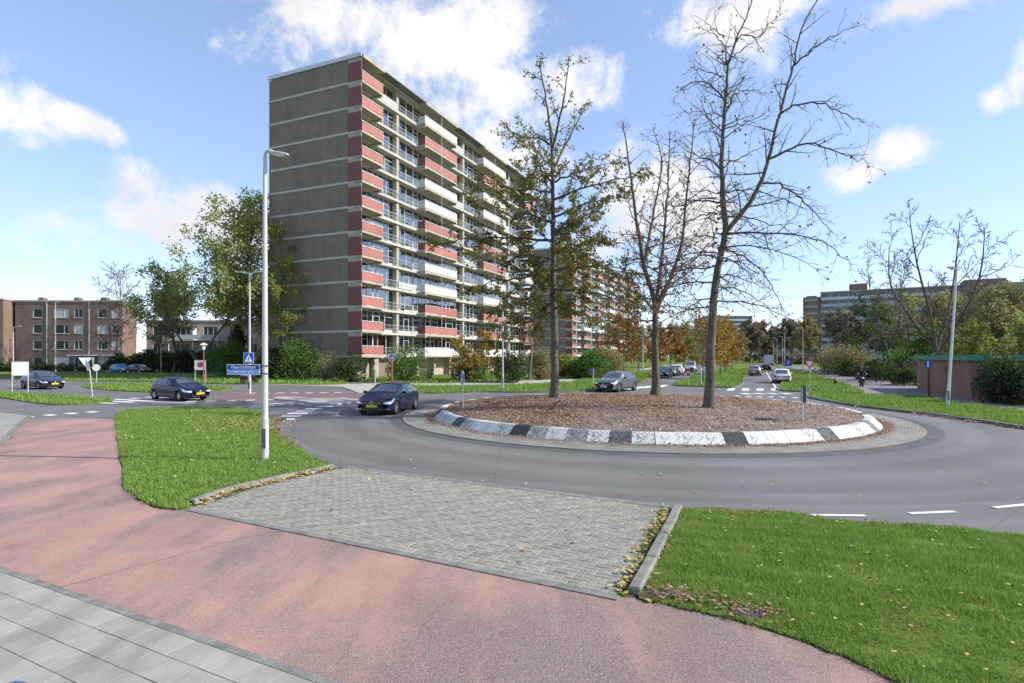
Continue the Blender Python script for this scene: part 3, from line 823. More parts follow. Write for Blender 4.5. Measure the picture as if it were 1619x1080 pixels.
# ------------------------------------------------------------------ the long balcony slabs
FA = math.atan2(.916, .402)          # facade direction: local x runs along the facade, local y into the building
SH = 2.8125
def ztop(k): return 2.82 + SH * k
BAY = 4.35
_win_cache = {}
def window_meshes(variant, rich):
    """a full-height window front of one bay: frame, panes, curtain (origin: left bottom corner on the slab)"""
    key = (variant, rich)
    if key in _win_cache: return _win_cache[key]
    W, Hh = BAY - .12, SH - .27
    f, g, c = MB(), MB(), MB()
    low = .36 if variant != 2 else .0
    t = .07
    f.box(0.06, .06 + t, 0, .09, 0, Hh); f.box(W + .06 - t, W + .06, 0, .09, 0, Hh)
    f.box(.06 + t, W + .06 - t, 0, .09, Hh - t, Hh)
    splits = {0: [.30, .55], 1: [.24, .5, .76], 2: [.22, .62], 3: [.45, .72]}[variant]
    xs = [.06] + [.06 + W * s for s in splits] + [W + .06]
    for x in xs[1:-1]: f.box(x - t / 2, x + t / 2, -.004, .086, 0, Hh - t)
    for i in range(len(xs) - 1):
        x0, x1 = xs[i] + t / 2 + (t / 2 if i == 0 else 0), xs[i + 1] - t / 2 - (t / 2 if i == len(xs) - 2 else 0)
        door = variant in (0, 3) and i == 1
        z0 = .12 if door else low
        if z0 > 0.05: f.box(x0, x1, .02, .07, 0, z0, 1)
        f.box(x0, x1, .01, .08, z0 + .004, z0 + .06)
        if i % 2 == 0 and variant != 2: f.box(x0, x1, .012, .078, Hh - .62, Hh - .56)
        g.box(x0, x1, .045, .055, z0 + .06, Hh - t)
    cu = {0: [(.02, .27), (.60, .98)], 1: [(.02, .52), (.8, .99)], 2: [(.0, .18), (.5, .66)], 3: [(.02, .44), (.60, .98)]}[variant]
    for a, b_ in cu:
        n = 8; vs = []
        for k in range(n + 1):
            x = .06 + W * (a + (b_ - a) * k / n); y = .26 + (.03 if k % 2 else -.03)
            vs += [(x, y, .05), (x, y, Hh - .05)]
        c.add(vs, [(2 * k, 2 * k + 2, 2 * k + 3, 2 * k + 1) for k in range(n)])
    r = (f.mesh('window', [frame_m, white_pv]), g.mesh('pane', glass), c.mesh('curtain', curtain_m))
    _win_cache[key] = r
    return r

def balcony_meshes(u0, u1, col, side, divider):
    """slab, parapet and rail of one balcony, local to its left end"""
    L = u1 - u0
    s = MB()
    s.box(0, L, .0, 1.17, -.24, 0)
    p = MB()
    p.box(.04, L - .04, .02, .08, .07, .98)
    sp = MB()
    if side: sp.box(.0, .035, .04, 1.14, .03, 1.0)
    r = MB()
    r.box(.03, L - .03, .0, .05, 1.05, 1.10)
    for x in (.06, L * .33, L * .67, L - .1): r.box(x, x + .035, .03, .065, .98, 1.05)
    if not side: r.box(.04, .075, .05, 1.12, .9, .95)
    return s, p, sp, r

def long_block(name, label, loc, ang, nper, seed, rich=True):
    rng = random.Random(seed)
    root = thing(name, label, 'apartment block', loc, ang, 'long balcony blocks')
    L = 17.4 * nper
    D1 = 14.0
    for u0 in (0.0, L - .28):
        MB().box(u0, u0 + .28, 2.0, D1, 0, 36.25).build('gable_wall', gable_m, root)
    MB().box(.28, L - .28, D1 - .25, D1 - .01, 0, 36.3).build('rear_wall', gable_m, root)
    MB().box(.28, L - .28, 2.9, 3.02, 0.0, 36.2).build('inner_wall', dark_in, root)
    # ground floor: brick bays with store doors between recessed piers
    g = MB().box(.02, L - .02, 2.05, 2.3, 0, 2.56).build('base_wall', brick_tan, root)
    dm = MB().box(0, 2.2, 0, .05, .02, 2.15).mesh('store_door', plain('store_door_paint', (.20, .15, .12), .6, var=.15) if 'store_door_paint' not in bpy.data.materials else bpy.data.materials['store_door_paint'])
    pm = MB().box(0, .5, 0, .85, 0, 2.57).mesh('pier', dcream)
    for i in range(int(L / BAY)):
        if i % 2: put('store_door', dm, root, (i * BAY + 1.2, 1.985, 0))
        put('pier', pm, root, (i * BAY - .25 + (.27 if i == 0 else 0), 1.19, 0))
    # floors
    sm = MB().box(.0, L, 1.15, 13.7, -.27, 0).mesh('floor_slab', cream)
    for k in range(13):
        z = ztop(k)
        put('floor_slab', sm, root, (0.012, 0, z))
    fb = MB().box(-.06, .0, 1.98, 14.02, -.13, .13).mesh('floor_band', cream)
    sd = MB().box(.0, .10, .10, 1.98, .0, 2.12).mesh('side_panel', red_dark)
    li = MB().box(.0, .10, .10, 1.98, 2.13, 2.53).mesh('lintel', dcream)
    # a thin shadow joint every 1.05 m of the side panels
    for k in range(12):
        z = ztop(k)
        put('floor_band', fb, root, (0, 0, z - .1))
        put('side_panel', sd, root, (-.005, 0, z + .01))
        put('lintel', li, root, (-.005, 0, z + .005))
        put('side_panel', sd, root, (L - .095, 0, z + .01))
    put('floor_band', fb, root, (0, 0, 36.57 - .1))
    MB().box(-.09, L + .09, .0, 14.1, 36.575, 36.66).build('roof', plain('roof_felt', (.16, .16, .16), .9) if 'roof_felt' not in bpy.data.materials else bpy.data.materials['roof_felt'], root)
    MB().box(-.1, L + .1, 1.05, 1.2, 36.30, 36.80).build('roof_edge', cream, root)
    MB().box(-.14, -.02, .0, 14.1, 36.34, 36.80).build('roof_edge', steel, root)
    if rich:
        rl = MB()
        for i in range(6):
            rl.tube([(.3, 2.2 + i * 2.3, 36.66), (.3, 2.2 + i * 2.3, 37.05)], .025, 5)
        rl.tube([(.3, 2.2, 37.05), (.3, 13.7, 37.05)], .022, 5)
        rl.build('roof_rail', steel, root)
    # piers between the window bays and the recessed fins at the balcony ends
    for c in range(nper * 2 + 1):
        u = 8.7 * c
        if c % 2 == 1:
            MB().box(u - .22, u + .22, 1.35, 2.0, 2.83, 36.3).build('facade_pier', dcream, root)
            MB().tube([(u + .34, 1.42, 2.4), (u + .34, 1.42, 36.4)], .045, 6).build('drainpipe', steel, root)
        elif 0 < c < nper * 2:
            MB().tube([(u, .04, 2.6), (u, .04, 37.0)], .04, 6).build('drainpipe', steel, root)
    cm = MB().box(-.14, .14, -.02, 1.9, -.42, -.275).mesh('console', cream)
    # balconies: full pairs in the middle, halves at both ends
    pattern = {1: 'WRRWWRRWWRRW'[::-1], 2: 'WRWWWRRWWRRW'[::-1]}
    cache = {}
    for c in range(nper + 1):
        uc = 17.4 * c
        if c == 0: spans = [(0.0, 3.95, False)]
        elif c == nper: spans = [(L - 3.95, L, True)]
        else: spans = [(uc - 4.35, uc + 4.35, True)]
        for k in range(12):
            z = ztop(k)
            red = True if c in (0,) else (pattern.get(c, None) or ''.join(rng.choice('RW') for _ in range(12)))[k] == 'R'
            for (u0, u1, side) in spans:
                key = (round(u1 - u0, 2), red, side)
                if key not in cache:
                    s, p, sp, r = balcony_meshes(u0, u1, None, side, False)
                    cache[key] = (s.mesh('balcony', dcream), p.mesh('parapet', red_panel if red else white_pv),
                                  sp.mesh('side_screen', red_dark if red else white_pv) if side else None, r.mesh('handrail', white_pt))
                s, p, sp, r = cache[key]
                bo = put('balcony', s, root, (u0, 0, z - .002))
                put('parapet', p, bo)
                if sp: put('side_screen', sp, bo)
                if rich: put('handrail', r, bo)
                for uu in ((u0 + .2, u1 - .2) if side else (u1 - .2,)):
                    if rich: put('console', cm, root, (uu, 0, z))
        for (u0, u1, side) in spans:                     # roof slab carried out over the top balcony
            MB().box(u0, u1, -.22, 1.05, 36.20, 36.572).build('canopy', dcream, root)
    # window fronts and the rails before them
    rm = MB(); Lr = BAY * 2 - .5
    rm.box(.05, BAY - .05, 0, .04, .93, .97); rm.box(.05, BAY - .05, .005, .035, .10, .13); rm.box(.05, BAY - .05, .005, .035, .5, .53)
    for i in range(15): rm.box(.1 + i * .29, .118 + i * .29, .010, .028, .02, .93)
    rmesh = rm.mesh('railing', rail_m)
    wp = MB().box(.1, BAY - .1, 0, .03, .1, .9).mesh('railing_panel', white_pv)
    for i in range(int(L / BAY + .01)):
        bal = (i % 4 in (0, 3))
        for k in range(12):
            v = rng.choice([0, 1, 2, 3]) if not bal else rng.choice([0, 3, 1])
            f, g, cu = window_meshes(v, rich)
            wo = put('window', f, root, (i * BAY + (.1 if i == 0 else 0), 1.9, ztop(k) + .003))
            put('pane', g, wo)
            if rng.random() < .8: put('curtain', cu, wo)
            if not bal and rich:
                put('railing', rmesh, root, (i * BAY, 1.2, ztop(k) + .003))
            if not bal and rich and rng.random() < .14: put('railing_panel', wp, root, (i * BAY, 1.245, ztop(k) + .003))
    return root

long_block('apartment_block', 'tall dark brick slab block with maroon corner strip and red and white balconies', (-16.8, 63.6, .02), FA, 3, 5, True)
long_block('apartment_block', 'second long balcony block behind the island trees, beyond the end of the tall slab', (18.6, 175, .02), FA, 6, 8, False)

# ------------------------------------------------------------------ low brick flats on the left
def face_window(w_, h_, split, curtain, frame=frame_m):
    f, g = MB(), MB(); t = .09
    f.box(0, t, -.04, .06, 0, h_).box(w_ - t, w_, -.04, .06, 0, h_).box(t, w_ - t, -.04, .06, h_ - t, h_).box(t, w_ - t, -.06, .06, 0, t)
    xs = [t] + [w_ * s for s in split] + [w_ - t]
    for s in split: f.box(w_ * s - .04, w_ * s + .04, -.038, .058, t, h_ - t)
    g.box(t, w_ - t, .0, .012, t, h_ - t)
    return f, g
def flats(name, label, loc, ang, W, D, Hh, bands, cols, rows, mat, seed, group=None):
    """a brick block; local x along the front, y into it; windows sit in real recesses cut as proud wall strips"""
    rng = random.Random(seed)
    root = thing(name, label, 'apartment building', loc, ang, group)
    wb = MB()
    wb.box(0, W, .22, D, 0, Hh)                      # backing wall, 22 cm behind the outer leaf
    holes = [(x, x + w_, z, z + h_) for (x, w_, sp) in cols for (z, h_) in rows]
    xs = sorted({0.0, W, *[h[0] for h in holes], *[h[1] for h in holes]})
    zs = sorted({0.0, Hh, *[h[2] for h in holes], *[h[3] for h in holes]})
    for i in range(len(xs) - 1):
        z0 = None
        for j in range(len(zs) - 1):
            cx, cz = (xs[i] + xs[i + 1]) / 2, (zs[j] + zs[j + 1]) / 2
            solid = not any(a < cx < b_ and c < cz < d for a, b_, c, d in holes)
            if solid and z0 is None: z0 = zs[j]
            if not solid and z0 is not None: wb.box(xs[i], xs[i + 1], 0, .2, z0, zs[j]); z0 = None
        if z0 is not None: wb.box(xs[i], xs[i + 1], 0, .2, z0, Hh)
    wb.build('wall', mat, root)
    MB().box(-.12, W + .12, -.12, D + .1, Hh, Hh + .28).build('roof_edge', dcream, root)
    room = MB()
    for (x, w_, sp) in cols:
        for (z, h_) in rows:
            f, g = face_window(w_, h_, sp, None)
            wo = f.build('window', frame_m, root, (x, .09, z))
            g.build('pane', dglass if rng.random() < .62 else cglass, wo)
            MB().box(-.12, w_ + .12, -.16, .05, -.09, -.01).build('sill', dcream, wo)
    return root
dglass = plain('dark_window_glass', (.020, .022, .025), .12, spec=.25, var=.2)
cglass = plain('curtained_window_glass', (.46, .48, .48), .2, spec=.4, var=.2, scale=2)
AX = math.atan2(.045, 1)
cols = [(3.0, 1.6, []), (6.6, 2.5, [.68]), (10.0, 1.5, [.5]), (14.0, 1.8, []), (16.4, 1.5, [])]
rows = [(1.0, 1.6), (3.9, 1.6), (6.7, 1.6), (9.5, 1.6)]
fl = flats('brick_flats', 'four storey red-brown brick flats with white framed windows behind the left road', (-87.2, 99.6, 0), AX, 18.2, 4.2, 12.3, 4, cols, rows, brick_red, 3)
for x_ in (2.2, 8.4, 13.1): MB().box(x_, x_ + .9, 2.2, 3.2, 12.58, 13.3).build('chimney', brick_red, fl)
for x_ in (5.4, 12.6): MB().tube([(x_, -.07, 0), (x_, -.07, 12.28)], .06, 6).build('drainpipe', steel, fl)
# entrance canopy and porch of the flats
pr = MB().box(9.8, 17.8, -1.6, -.02, 2.75, 3.0).build('porch_canopy', white_pv, fl)
pf = MB()
for x in (11.0, 12.6, 14.2, 15.8, 17.4): pf.box(x - .05, x + .05, -1.3, -1.2, 0, 2.74)
pf.box(11, 17.4, -1.3, -1.2, 1.1, 1.2)
pf.build('porch_screen', frame_m, fl)
MB().box(11.06, 15.7, -1.27, -1.24, 0.05, 1.08).build('porch_panel', white_pv, fl)
flats('brick_flats', 'stepped forward end of the red-brown flats at the left edge', (-112.0, 96.6, 0), AX, 24.4, 11, 12.4, 4, [(21.4, 1.8, []), (17, 2.4, [.5]), (12, 2.4, [.5]), (6, 2.4, [.5])], rows, brick_red, 6)
lowr = flats('brick_flats', 'lower tan brick flats with white balconies behind the left trees', (-68.3, 106, 0), AX, 38, 10, 9.2, 3,
      [(1.2, 1.6, [.5]), (5.4, 2.6, [.3, .7]), (10.4, 2.6, [.3, .7]), (15.2, 1.6, []), (18.6, 1.8, [.5]), (22.6, 2.6, [.3, .7]), (27.2, 2.6, [.3, .7]), (32.0, 1.6, []), (35.0, 1.8, [.5])], [(1.0, 1.7), (3.4, 1.7), (6.3, 2.0)], brick_tan, 9)
for x0 in (4.6, 21.8):
    for z in (5.75, ):
        MB().box(x0, x0 + 9.2, -1.5, -.02, z - .18, z).build('balcony', white_pv, lowr)
        r = MB().box(x0, x0 + 9.2, -1.5, -1.44, z + .1, z + .95)
        r.box(x0, x0 + .05, -1.43, -.03, z + .1, z + .95).box(x0 + 4.5, x0 + 4.6, -1.43, -.03, z + .01, z + 2.2)
        r.build('balustrade', white_pv, lowr)
    for x in (x0 + .2, x0 + 4.5, x0 + 9):
        MB().tube([(x, -1.35, 0), (x, -1.35, 5.56)], .08, 6).build('balcony_post', white_pt, lowr)
MB().box(3.8, 15, -1.2, -1.0, 0, 1.5).build('garden_wall', white_pv, lowr)

# ------------------------------------------------------------------ far flats on the right and in the distance
slate = plain('blue_grey_cladding', (.36, .41, .47), .7, var=.14, scale=.12)
slate_d = plain('far_window_glass', (.075, .095, .12), .2, spec=.7, var=.2, scale=.3)
pale_band = plain('pale_blue_band', (.50, .55, .60), .7, var=.1, scale=.2)
def gallery_flats(name, label, loc, ang, W, D, Hh, storeys, nb, tower=None, top_only=0, endmat=brick_red):
    root = thing(name, label, 'apartment block', loc, ang)
    MB().box(0, W, .5, D, 0, Hh).build('wall', slate, root)
    MB().box(-.25, .0, 0.0, D + .1, 0, Hh - .4).build('end_wall', endmat, root)
    MB().box(-.3, W + .2, -.75, D + .2, Hh + .002, Hh + .5).build('roof_edge', dcream, root)
    sh = (Hh - 1) / storeys
    MB().box(-6.4, -.26, -.4, D, 0, Hh - 1.3).build('end_wall', endmat, root)
    bm_ = MB().box(-5.6, -1.2, -1.3, -.41, -.15, .0).box(-5.6, -1.2, -1.32, -1.26, .01, .95).mesh('balcony', dcream)
    dm_ = MB().box(-5.2, -1.6, -.43, -.405, .1, 2.2).mesh('window', slate_d)
    for k in range(2, storeys):
        put('balcony', bm_, root, (0, 0, .6 + k * sh)); put('window', dm_, root, (0, 0, .6 + k * sh))
    bw = W / nb
    fmesh = MB().box(.3, bw - .3, 0, .1, .95, sh - .45).box(bw / 2 - .05, bw / 2 + .05, -.03, .0, .95, sh - .45).mesh('window', slate_d)
    for k in range(storeys):
        z = 1 + k * sh
        if k < top_only: continue
        MB().box(0, W, -.7, .48, z - .2, z).build('gallery_floor', pale_band, root)
        MB().box(0, W, -.72, -.66, z + .02, z + .98).build('gallery_parapet', pale_band if k % 2 else slate, root)
        for i in range(nb):
            put('window', fmesh, root, (i * bw, .42, z))
    for (u0, u1, h_) in (tower or []):
        MB().box(u0, u1, 2.5, D + 1.5, 0, Hh + h_).build('lift_tower', brick_tan if h_ > 4 else brick_red, root)
    return root
RA = math.atan2(-.52, .85)
gallery_flats('gallery_flats', 'blue-grey gallery flats with brick end wall above the right-hand trees', (122.6, 225, 0), RA, 62, 12, 27.6, 10, 20, [(9.5, 15.5, 3.3)], 2)
gallery_flats('gallery_flats', 'pale gallery flats with a square brick lift tower at the right edge', (158.0, 193, 0), RA, 44, 12, 25.6, 9, 14, [(-3, 8.2, 3.5)], 3)
gallery_flats('gallery_flats', 'distant flats closing the end of the avenue, left of the lorry', (150, 430, 0), 0.1, 34, 14, 33, 10, 9, None, 0)
gallery_flats('gallery_flats', 'distant low flats seen between bare branches at the end of the avenue', (196, 470, 0), -.05, 52, 14, 21, 6, 12, None, 0)

# ------------------------------------------------------------------ substation kiosk
sub = thing('substation', 'small flat-roofed brick substation with a green fascia beside the right path', 'substation', (28.45, 35.2, .04), math.atan2(12.2, 5.4))
MB().box(0, 13.3, -5.2, 0, 0, 2.42).build('wall', m_brick('pink_brown_brick', (.26, .125, .095), (.31, .155, .12), (.27, .20, .17)), sub)
MB().box(-.25, 13.55, -5.45, .25, 2.43, 2.72).build('fascia', green_fascia, sub)
MB().box(-.15, 13.45, -5.35, .15, 2.722, 2.78).build('roof', bpy.data.materials['roof_felt'], sub)
MB().tube([(9.6, .07, 0), (9.6, .07, 2.42)], .05, 6).build('drainpipe', dark_metal, sub)
MB().box(4.2, 5.3, .002, .04, 0, 2.05).build('door', plain('substation_door', (.10, .06, .05), .6), sub)

# ------------------------------------------------------------------ vegetation
def unit(v):
    return v / max(1e-9, np.linalg.norm(v))

class Tubes:
    def __init__(s): s.V, s.F, s.n = [], [], 0
    def add(s, pts, rad, k):
        pts = np.asarray(pts, float); n = len(pts)
        T = np.empty_like(pts); T[1:-1] = pts[2:] - pts[:-2]; T[0] = pts[1] - pts[0]; T[-1] = pts[-1] - pts[-2]
        T /= np.maximum(1e-9, np.linalg.norm(T, axis=1))[:, None]
        ref = np.array([.31, .95, .05]) if abs(T[0][1]) < .8 else np.array([1., .1, 0])
        A = ref - T * (T @ ref)[:, None]; A /= np.maximum(1e-9, np.linalg.norm(A, axis=1))[:, None]
        B = np.cross(T, A)
        ang = np.arange(k) * 2 * np.pi / k
        ring = A[:, None, :] * np.cos(ang)[None, :, None] + B[:, None, :] * np.sin(ang)[None, :, None]
        V = pts[:, None, :] + ring * np.asarray(rad)[:, None, None]
        s.V.append(V.reshape(-1, 3))
        i = np.arange(n - 1)[:, None] * k; j = np.arange(k)[None, :]; j2 = (j + 1) % k
        F = np.stack([i + j, i + j2, i + k + j2, i + k + j], -1).reshape(-1, 4) + s.n
        s.F.append(F); s.n += n * k
    def mesh(s, name, mat):
        V = np.concatenate(s.V).astype(np.float32); F = np.concatenate(s.F).astype(np.int32)
        me = bpy.data.meshes.new(name)
        me.vertices.add(len(V)); me.vertices.foreach_set('co', V.ravel())
        me.loops.add(F.size); me.loops.foreach_set('vertex_index', F.ravel())
        me.polygons.add(len(F)); me.polygons.foreach_set('loop_start', np.arange(0, F.size, 4, dtype=np.int32)); me.polygons.foreach_set('loop_total', np.full(len(F), 4, dtype=np.int32))
        me.polygons.foreach_set('use_smooth', np.ones(len(F), bool))
        me.materials.append(mat); me.update(calc_edges=True)
        return me

def leaf_mesh(name, P, D, size, rng, mat, wide=.34, spread=.9):
    P = np.asarray(P, float); n = len(P)
    d = np.asarray(D, float) * (1 - spread) + rng.normal(0, 1, (n, 3)) * spread
    d[:, 2] -= .25
    d /= np.maximum(1e-6, np.linalg.norm(d, axis=1))[:, None]
    r = rng.normal(0, 1, (n, 3)); sd = np.cross(d, r); sd /= np.maximum(1e-6, np.linalg.norm(sd, axis=1))[:, None]
    L = (size * rng.uniform(.6, 1.3, n))[:, None]
    V = np.stack([P, P + d * L * .45 + sd * L * wide, P + d * L, P + d * L * .5 - sd * L * wide], 1).reshape(-1, 3)
    return np_mesh(name, V, 4, mat)

class Grower:
    def __init__(s, seed):
        s.rng = np.random.default_rng(seed); s.big, s.small = Tubes(), Tubes(); s.lp, s.ld = [], []
    def limb(s, p, d, L, r, n, wob, trop, taper=.8):
        pts = [p]; dd = unit(d); st = L / n
        for i in range(n):
            dd = unit(dd + s.rng.normal(0, wob, 3) + np.array([0, 0, trop]))
            pts.append(pts[-1] + dd * st)
        rad = r * (1 - taper * np.linspace(0, 1, n + 1))
        return np.array(pts), rad
    def grow(s, p, d, L, r, lvl, sp):
        n = max(2, min(7, int(L / sp['seg']) + 1))
        pts, rad = s.limb(p, d, L, r, n, sp['wob'][lvl], sp['trop'][lvl], .78)
        (s.big if lvl <= sp.get('biglvl', 0) else s.small).add(pts, np.maximum(rad, sp['rmin']), 6 if lvl == 0 else (4 if lvl == 1 else 3))
        if lvl < sp['max']:
            nc = max(1, int(sp['nc'][lvl] * (L if sp.get('perm') else 1) + s.rng.random()))
            ph = s.rng.uniform(0, 6.28)
            for k in range(nc):
                t = sp['t0'] + (1 - sp['t0']) * (k + s.rng.random()) / nc
                s.child(pts, rad, min(t, .99), L, lvl, sp, ph + k * 2.4 + s.rng.normal(0, .3))
        if lvl >= sp['leaflvl']: s.leaves(pts, L, sp)
    def child(s, pts, rad, t, L, lvl, sp, az, cl=None, ang=None):
        f = t * (len(pts) - 1); i = int(f); f -= i
        q = pts[i] * (1 - f) + pts[i + 1] * f; tg = unit(pts[i + 1] - pts[i]); rr_ = rad[i] * (1 - f) + rad[i + 1] * f
        ax = unit(np.cross(tg, [.2, .1, 1.]) if abs(tg[2]) < .95 else np.array([1., 0, 0])); bx = np.cross(tg, ax)
        pr = ax * math.cos(az) + bx * math.sin(az)
        a = (sp['ang'][lvl] if ang is None else ang) + s.rng.normal(0, .14)
        d = tg * math.cos(a) + pr * math.sin(a)
        if cl is None: cl = L * sp['ratio'][lvl] * (1 - .45 * t) * s.rng.uniform(.6, 1.25)
        s.grow(q, d, cl, min(rr_ * .62, .012 + cl * .0135), lvl + 1, sp)
    def leaves(s, pts, L, sp):
        n = s.rng.poisson(L * sp['leaf'])
        for _ in range(n):
            t = s.rng.uniform(.15, 1.05) * (len(pts) - 1); i = min(int(t), len(pts) - 2); f = t - i
            s.lp.append(pts[i] * (1 - f) + pts[i + 1] * f + s.rng.normal(0, sp.get('lsp', .08), 3)); s.ld.append(pts[i + 1] - pts[i])

def spline(pts, k=4):
    P = np.asarray(pts, float); out = []
    for i in range(len(P) - 1):
        p0, p1, p2, p3 = P[max(i - 1, 0)], P[i], P[i + 1], P[min(i + 2, len(P) - 1)]
        for q in range(k):
            t = q / k
            out.append(.5 * ((2 * p1) + (-p0 + p2) * t + (2 * p0 - 5 * p1 + 4 * p2 - p3) * t * t + (-p0 + 3 * p1 - 3 * p2 + p3) * t**3))
    out.append(P[-1])
    return np.array(out)

def island_tree(label, loc, stems, sp, seed, leafmat, lsize, lat, thin=None):
    """stems: [(points (x, y, z), r0, r1, is_limb)]; lat(z, stem) -> (laterals per metre, length, angle)"""
    g = Grower(seed)
    for si, (pts, r0, r1, limb) in enumerate(stems):
        P = spline(pts, 4)
        P[1:-1] += g.rng.normal(0, .018 if not limb else .035, P[1:-1].shape)
        seglen = np.linalg.norm(np.diff(P, axis=0), axis=1); cum = np.concatenate([[0], np.cumsum(seglen)]) ; L = cum[-1]
        rad = r0 + (r1 - r0) * (cum / L) ** .8
        if si == 0:
            rad = rad * (1 + .75 * np.exp(-(P[:, 2] - P[0, 2]) / .35))
        g.big.add(P, rad, 12 if si == 0 else 8 if not limb else 5)
        s_ = 0.0; az = g.rng.uniform(0, 6)
        while s_ < L:
            dens, ln, ang = lat(np.interp(s_, cum, P[:, 2]), si, limb, s_ / L)
            if dens <= 0: s_ += .3; continue
            s_ += g.rng.uniform(.5, 1.5) / dens
            if s_ >= L: break
            az += 2.4 + g.rng.normal(0, .5)
            t = np.interp(s_, cum, np.arange(len(P))) / (len(P) - 1)
            g.child(P, rad, min(t, .985), L, 0, sp, az, ln * g.rng.uniform(.45, 1.2), ang)
        g.leaves(P[int(len(P) * .8):], .6, sp)
        # the stem ends in a spray of fine shoots
        for _ in range(3):
            g.child(P, rad, .97, L, 1, sp, g.rng.uniform(0, 6.3), g.rng.uniform(.4, 1.0), .5)
    root = thing('tree', label, 'tree', loc)
    put('trunk', g.big.mesh('trunk', bark), root)
    put('branching', g.small.mesh('branching', twig_m), root)
    if g.lp:
        lp, ld = np.array(g.lp), np.array(g.ld)
        if thin is not None:
            k = g.rng.random(len(lp)) < np.interp(lp[:, 2], *thin)
            lp, ld = lp[k], ld[k]
        put('crown', leaf_mesh('crown', lp, ld, lsize, g.rng, leafmat), root)
    return root

leaf_olive = foliage('olive_brown_leaves', [(.09, .088, .022), (.14, .13, .034), (.13, .108, .03), (.17, .155, .045), (.10, .115, .028), (.19, .15, .045)])
leaf_brown = foliage('brown_leaves', [(.12, .06, .025), (.20, .10, .035), (.09, .055, .028), (.16, .10, .04), (.10, .085, .03)])
leaf_rust = foliage('rust_leaves', [(.20, .065, .02), (.28, .10, .03), (.15, .07, .03), (.22, .13, .04), (.10, .06, .03)])
leaf_yellow = foliage('yellow_leaves', [(.30, .19, .025), (.24, .15, .03), (.34, .23, .04), (.18, .13, .03), (.14, .12, .03)])
leaf_orange = foliage('orange_leaves', [(.30, .13, .03), (.26, .10, .03), (.20, .12, .03), (.15, .09, .03)])
leaf_green = foliage('green_leaves', [(.05, .10, .02), (.07, .135, .025), (.09, .165, .032), (.06, .11, .026), (.12, .18, .04)])
leaf_dark = foliage('dark_green_leaves', [(.024, .045, .015), (.036, .064, .02), (.045, .078, .024), (.03, .05, .018), (.065, .085, .026)])
leaf_light = foliage('light_green_leaves', [(.20, .25, .065), (.26, .31, .085), (.18, .23, .06), (.30, .32, .085), (.22, .21, .07)])
leaf_willow = foliage('yellow_green_leaves', [(.17, .19, .035), (.21, .22, .04), (.13, .16, .03), (.24, .22, .05)])
leaf_tan = foliage('tan_leaves', [(.27, .22, .11), (.22, .19, .09), (.17, .17, .07), (.31, .25, .13)])
leaf_grey = foliage('grey_brown_leaves', [(.14, .115, .085), (.18, .15, .11), (.12, .11, .08), (.16, .145, .09)])

SP = dict(seg=.45, wob=[.10, .13, .18, .2], trop=[.0, .03, .03, 0], rmin=.0055, max=3, nc=[2.6, 3.2, 3.0, 0], perm=True, t0=.22,
          ratio=[.5, .42, .4, .3], ang=[1.1, .75, .8, .7], leaflvl=2, leaf=3.0, biglvl=0, lsp=.05)

# middle-left island tree: straight trunk, layered half-dry olive foliage
def v3(pts, yk=0.0, z0=None):
    z0 = pts[0][1] if z0 is None else z0
    return [(x, yk * (z - z0), z) for x, z in pts]
GZ = .0
t1 = [(v3([(0, .4), (-.03, 2.85), (-.07, 5.5), (-.1, 8.2), (-.13, 10.5), (-.17, 12.5), (-.2, 13.9), (-.4, 15.5), (-.6, 16.9), (-.83, 18.1)]), .25, .03, False),
      (v3([(-.17, 12.4), (.4, 13.7), (.9, 14.7), (1.4, 15.7), (1.8, 16.5)], .25), .09, .02, False),
      (v3([(-.2, 13.5), (.23, 15.2), (.47, 16.5), (.57, 17.6)], -.3), .08, .02, False),
      (v3([(-.2, 13.9), (-.93, 14.35), (-1.77, 14.45), (-2.43, 14.85)], .5), .06, .02, True)]
rg = np.random.default_rng(77)
az = 0.3
for z in np.arange(5.1, 12.6, .31):
    az += 2.2 + rg.normal(0, .3)
    ln = np.interp(z, [4.7, 5.6, 7.0, 9.0, 11.0, 12.6], [3.4, 4.6, 5.3, 5.2, 4.0, 2.5]) * rg.uniform(.8, 1.12)
    up = np.interp(z, [4.7, 5.6, 8, 10.5, 12.6], [-.34, -.18, .08, .30, .6]); cx, cy = math.cos(az), math.sin(az)
    if cx < -.3 and 8 < z < 12.5: ln *= 1.18
    q = [(-.1 + cx * ln * t, cy * ln * t, z + ln * (up * t - .16 * t * t)) for t in (0, .3, .65, 1.0)]
    t1.append((q, np.interp(ln, [2, 5], [.05, .085]), .014, True))
def lat1(z, si, limb, t):
    if limb: return (2.9, 1.5 * (1 - .45 * t), .85)
    if si == 0 and z < 12.3: return (0, 0, 0)
    return (2.2, 1.1, .75)
sp1 = dict(SP, leaf=52.0, leaflvl=1, nc=[2.2, 2.5, 2.2, 0], lsp=.07)
TT1 = island_tree('straight island tree with layered olive-brown leaves, leftmost of the three on the roundabout', (2.28, 29.9, 0), t1, sp1, 11, leaf_olive, .125, lat1, ([4, 9, 12.3, 13.5, 18], [1, .95, .8, .34, .30]))

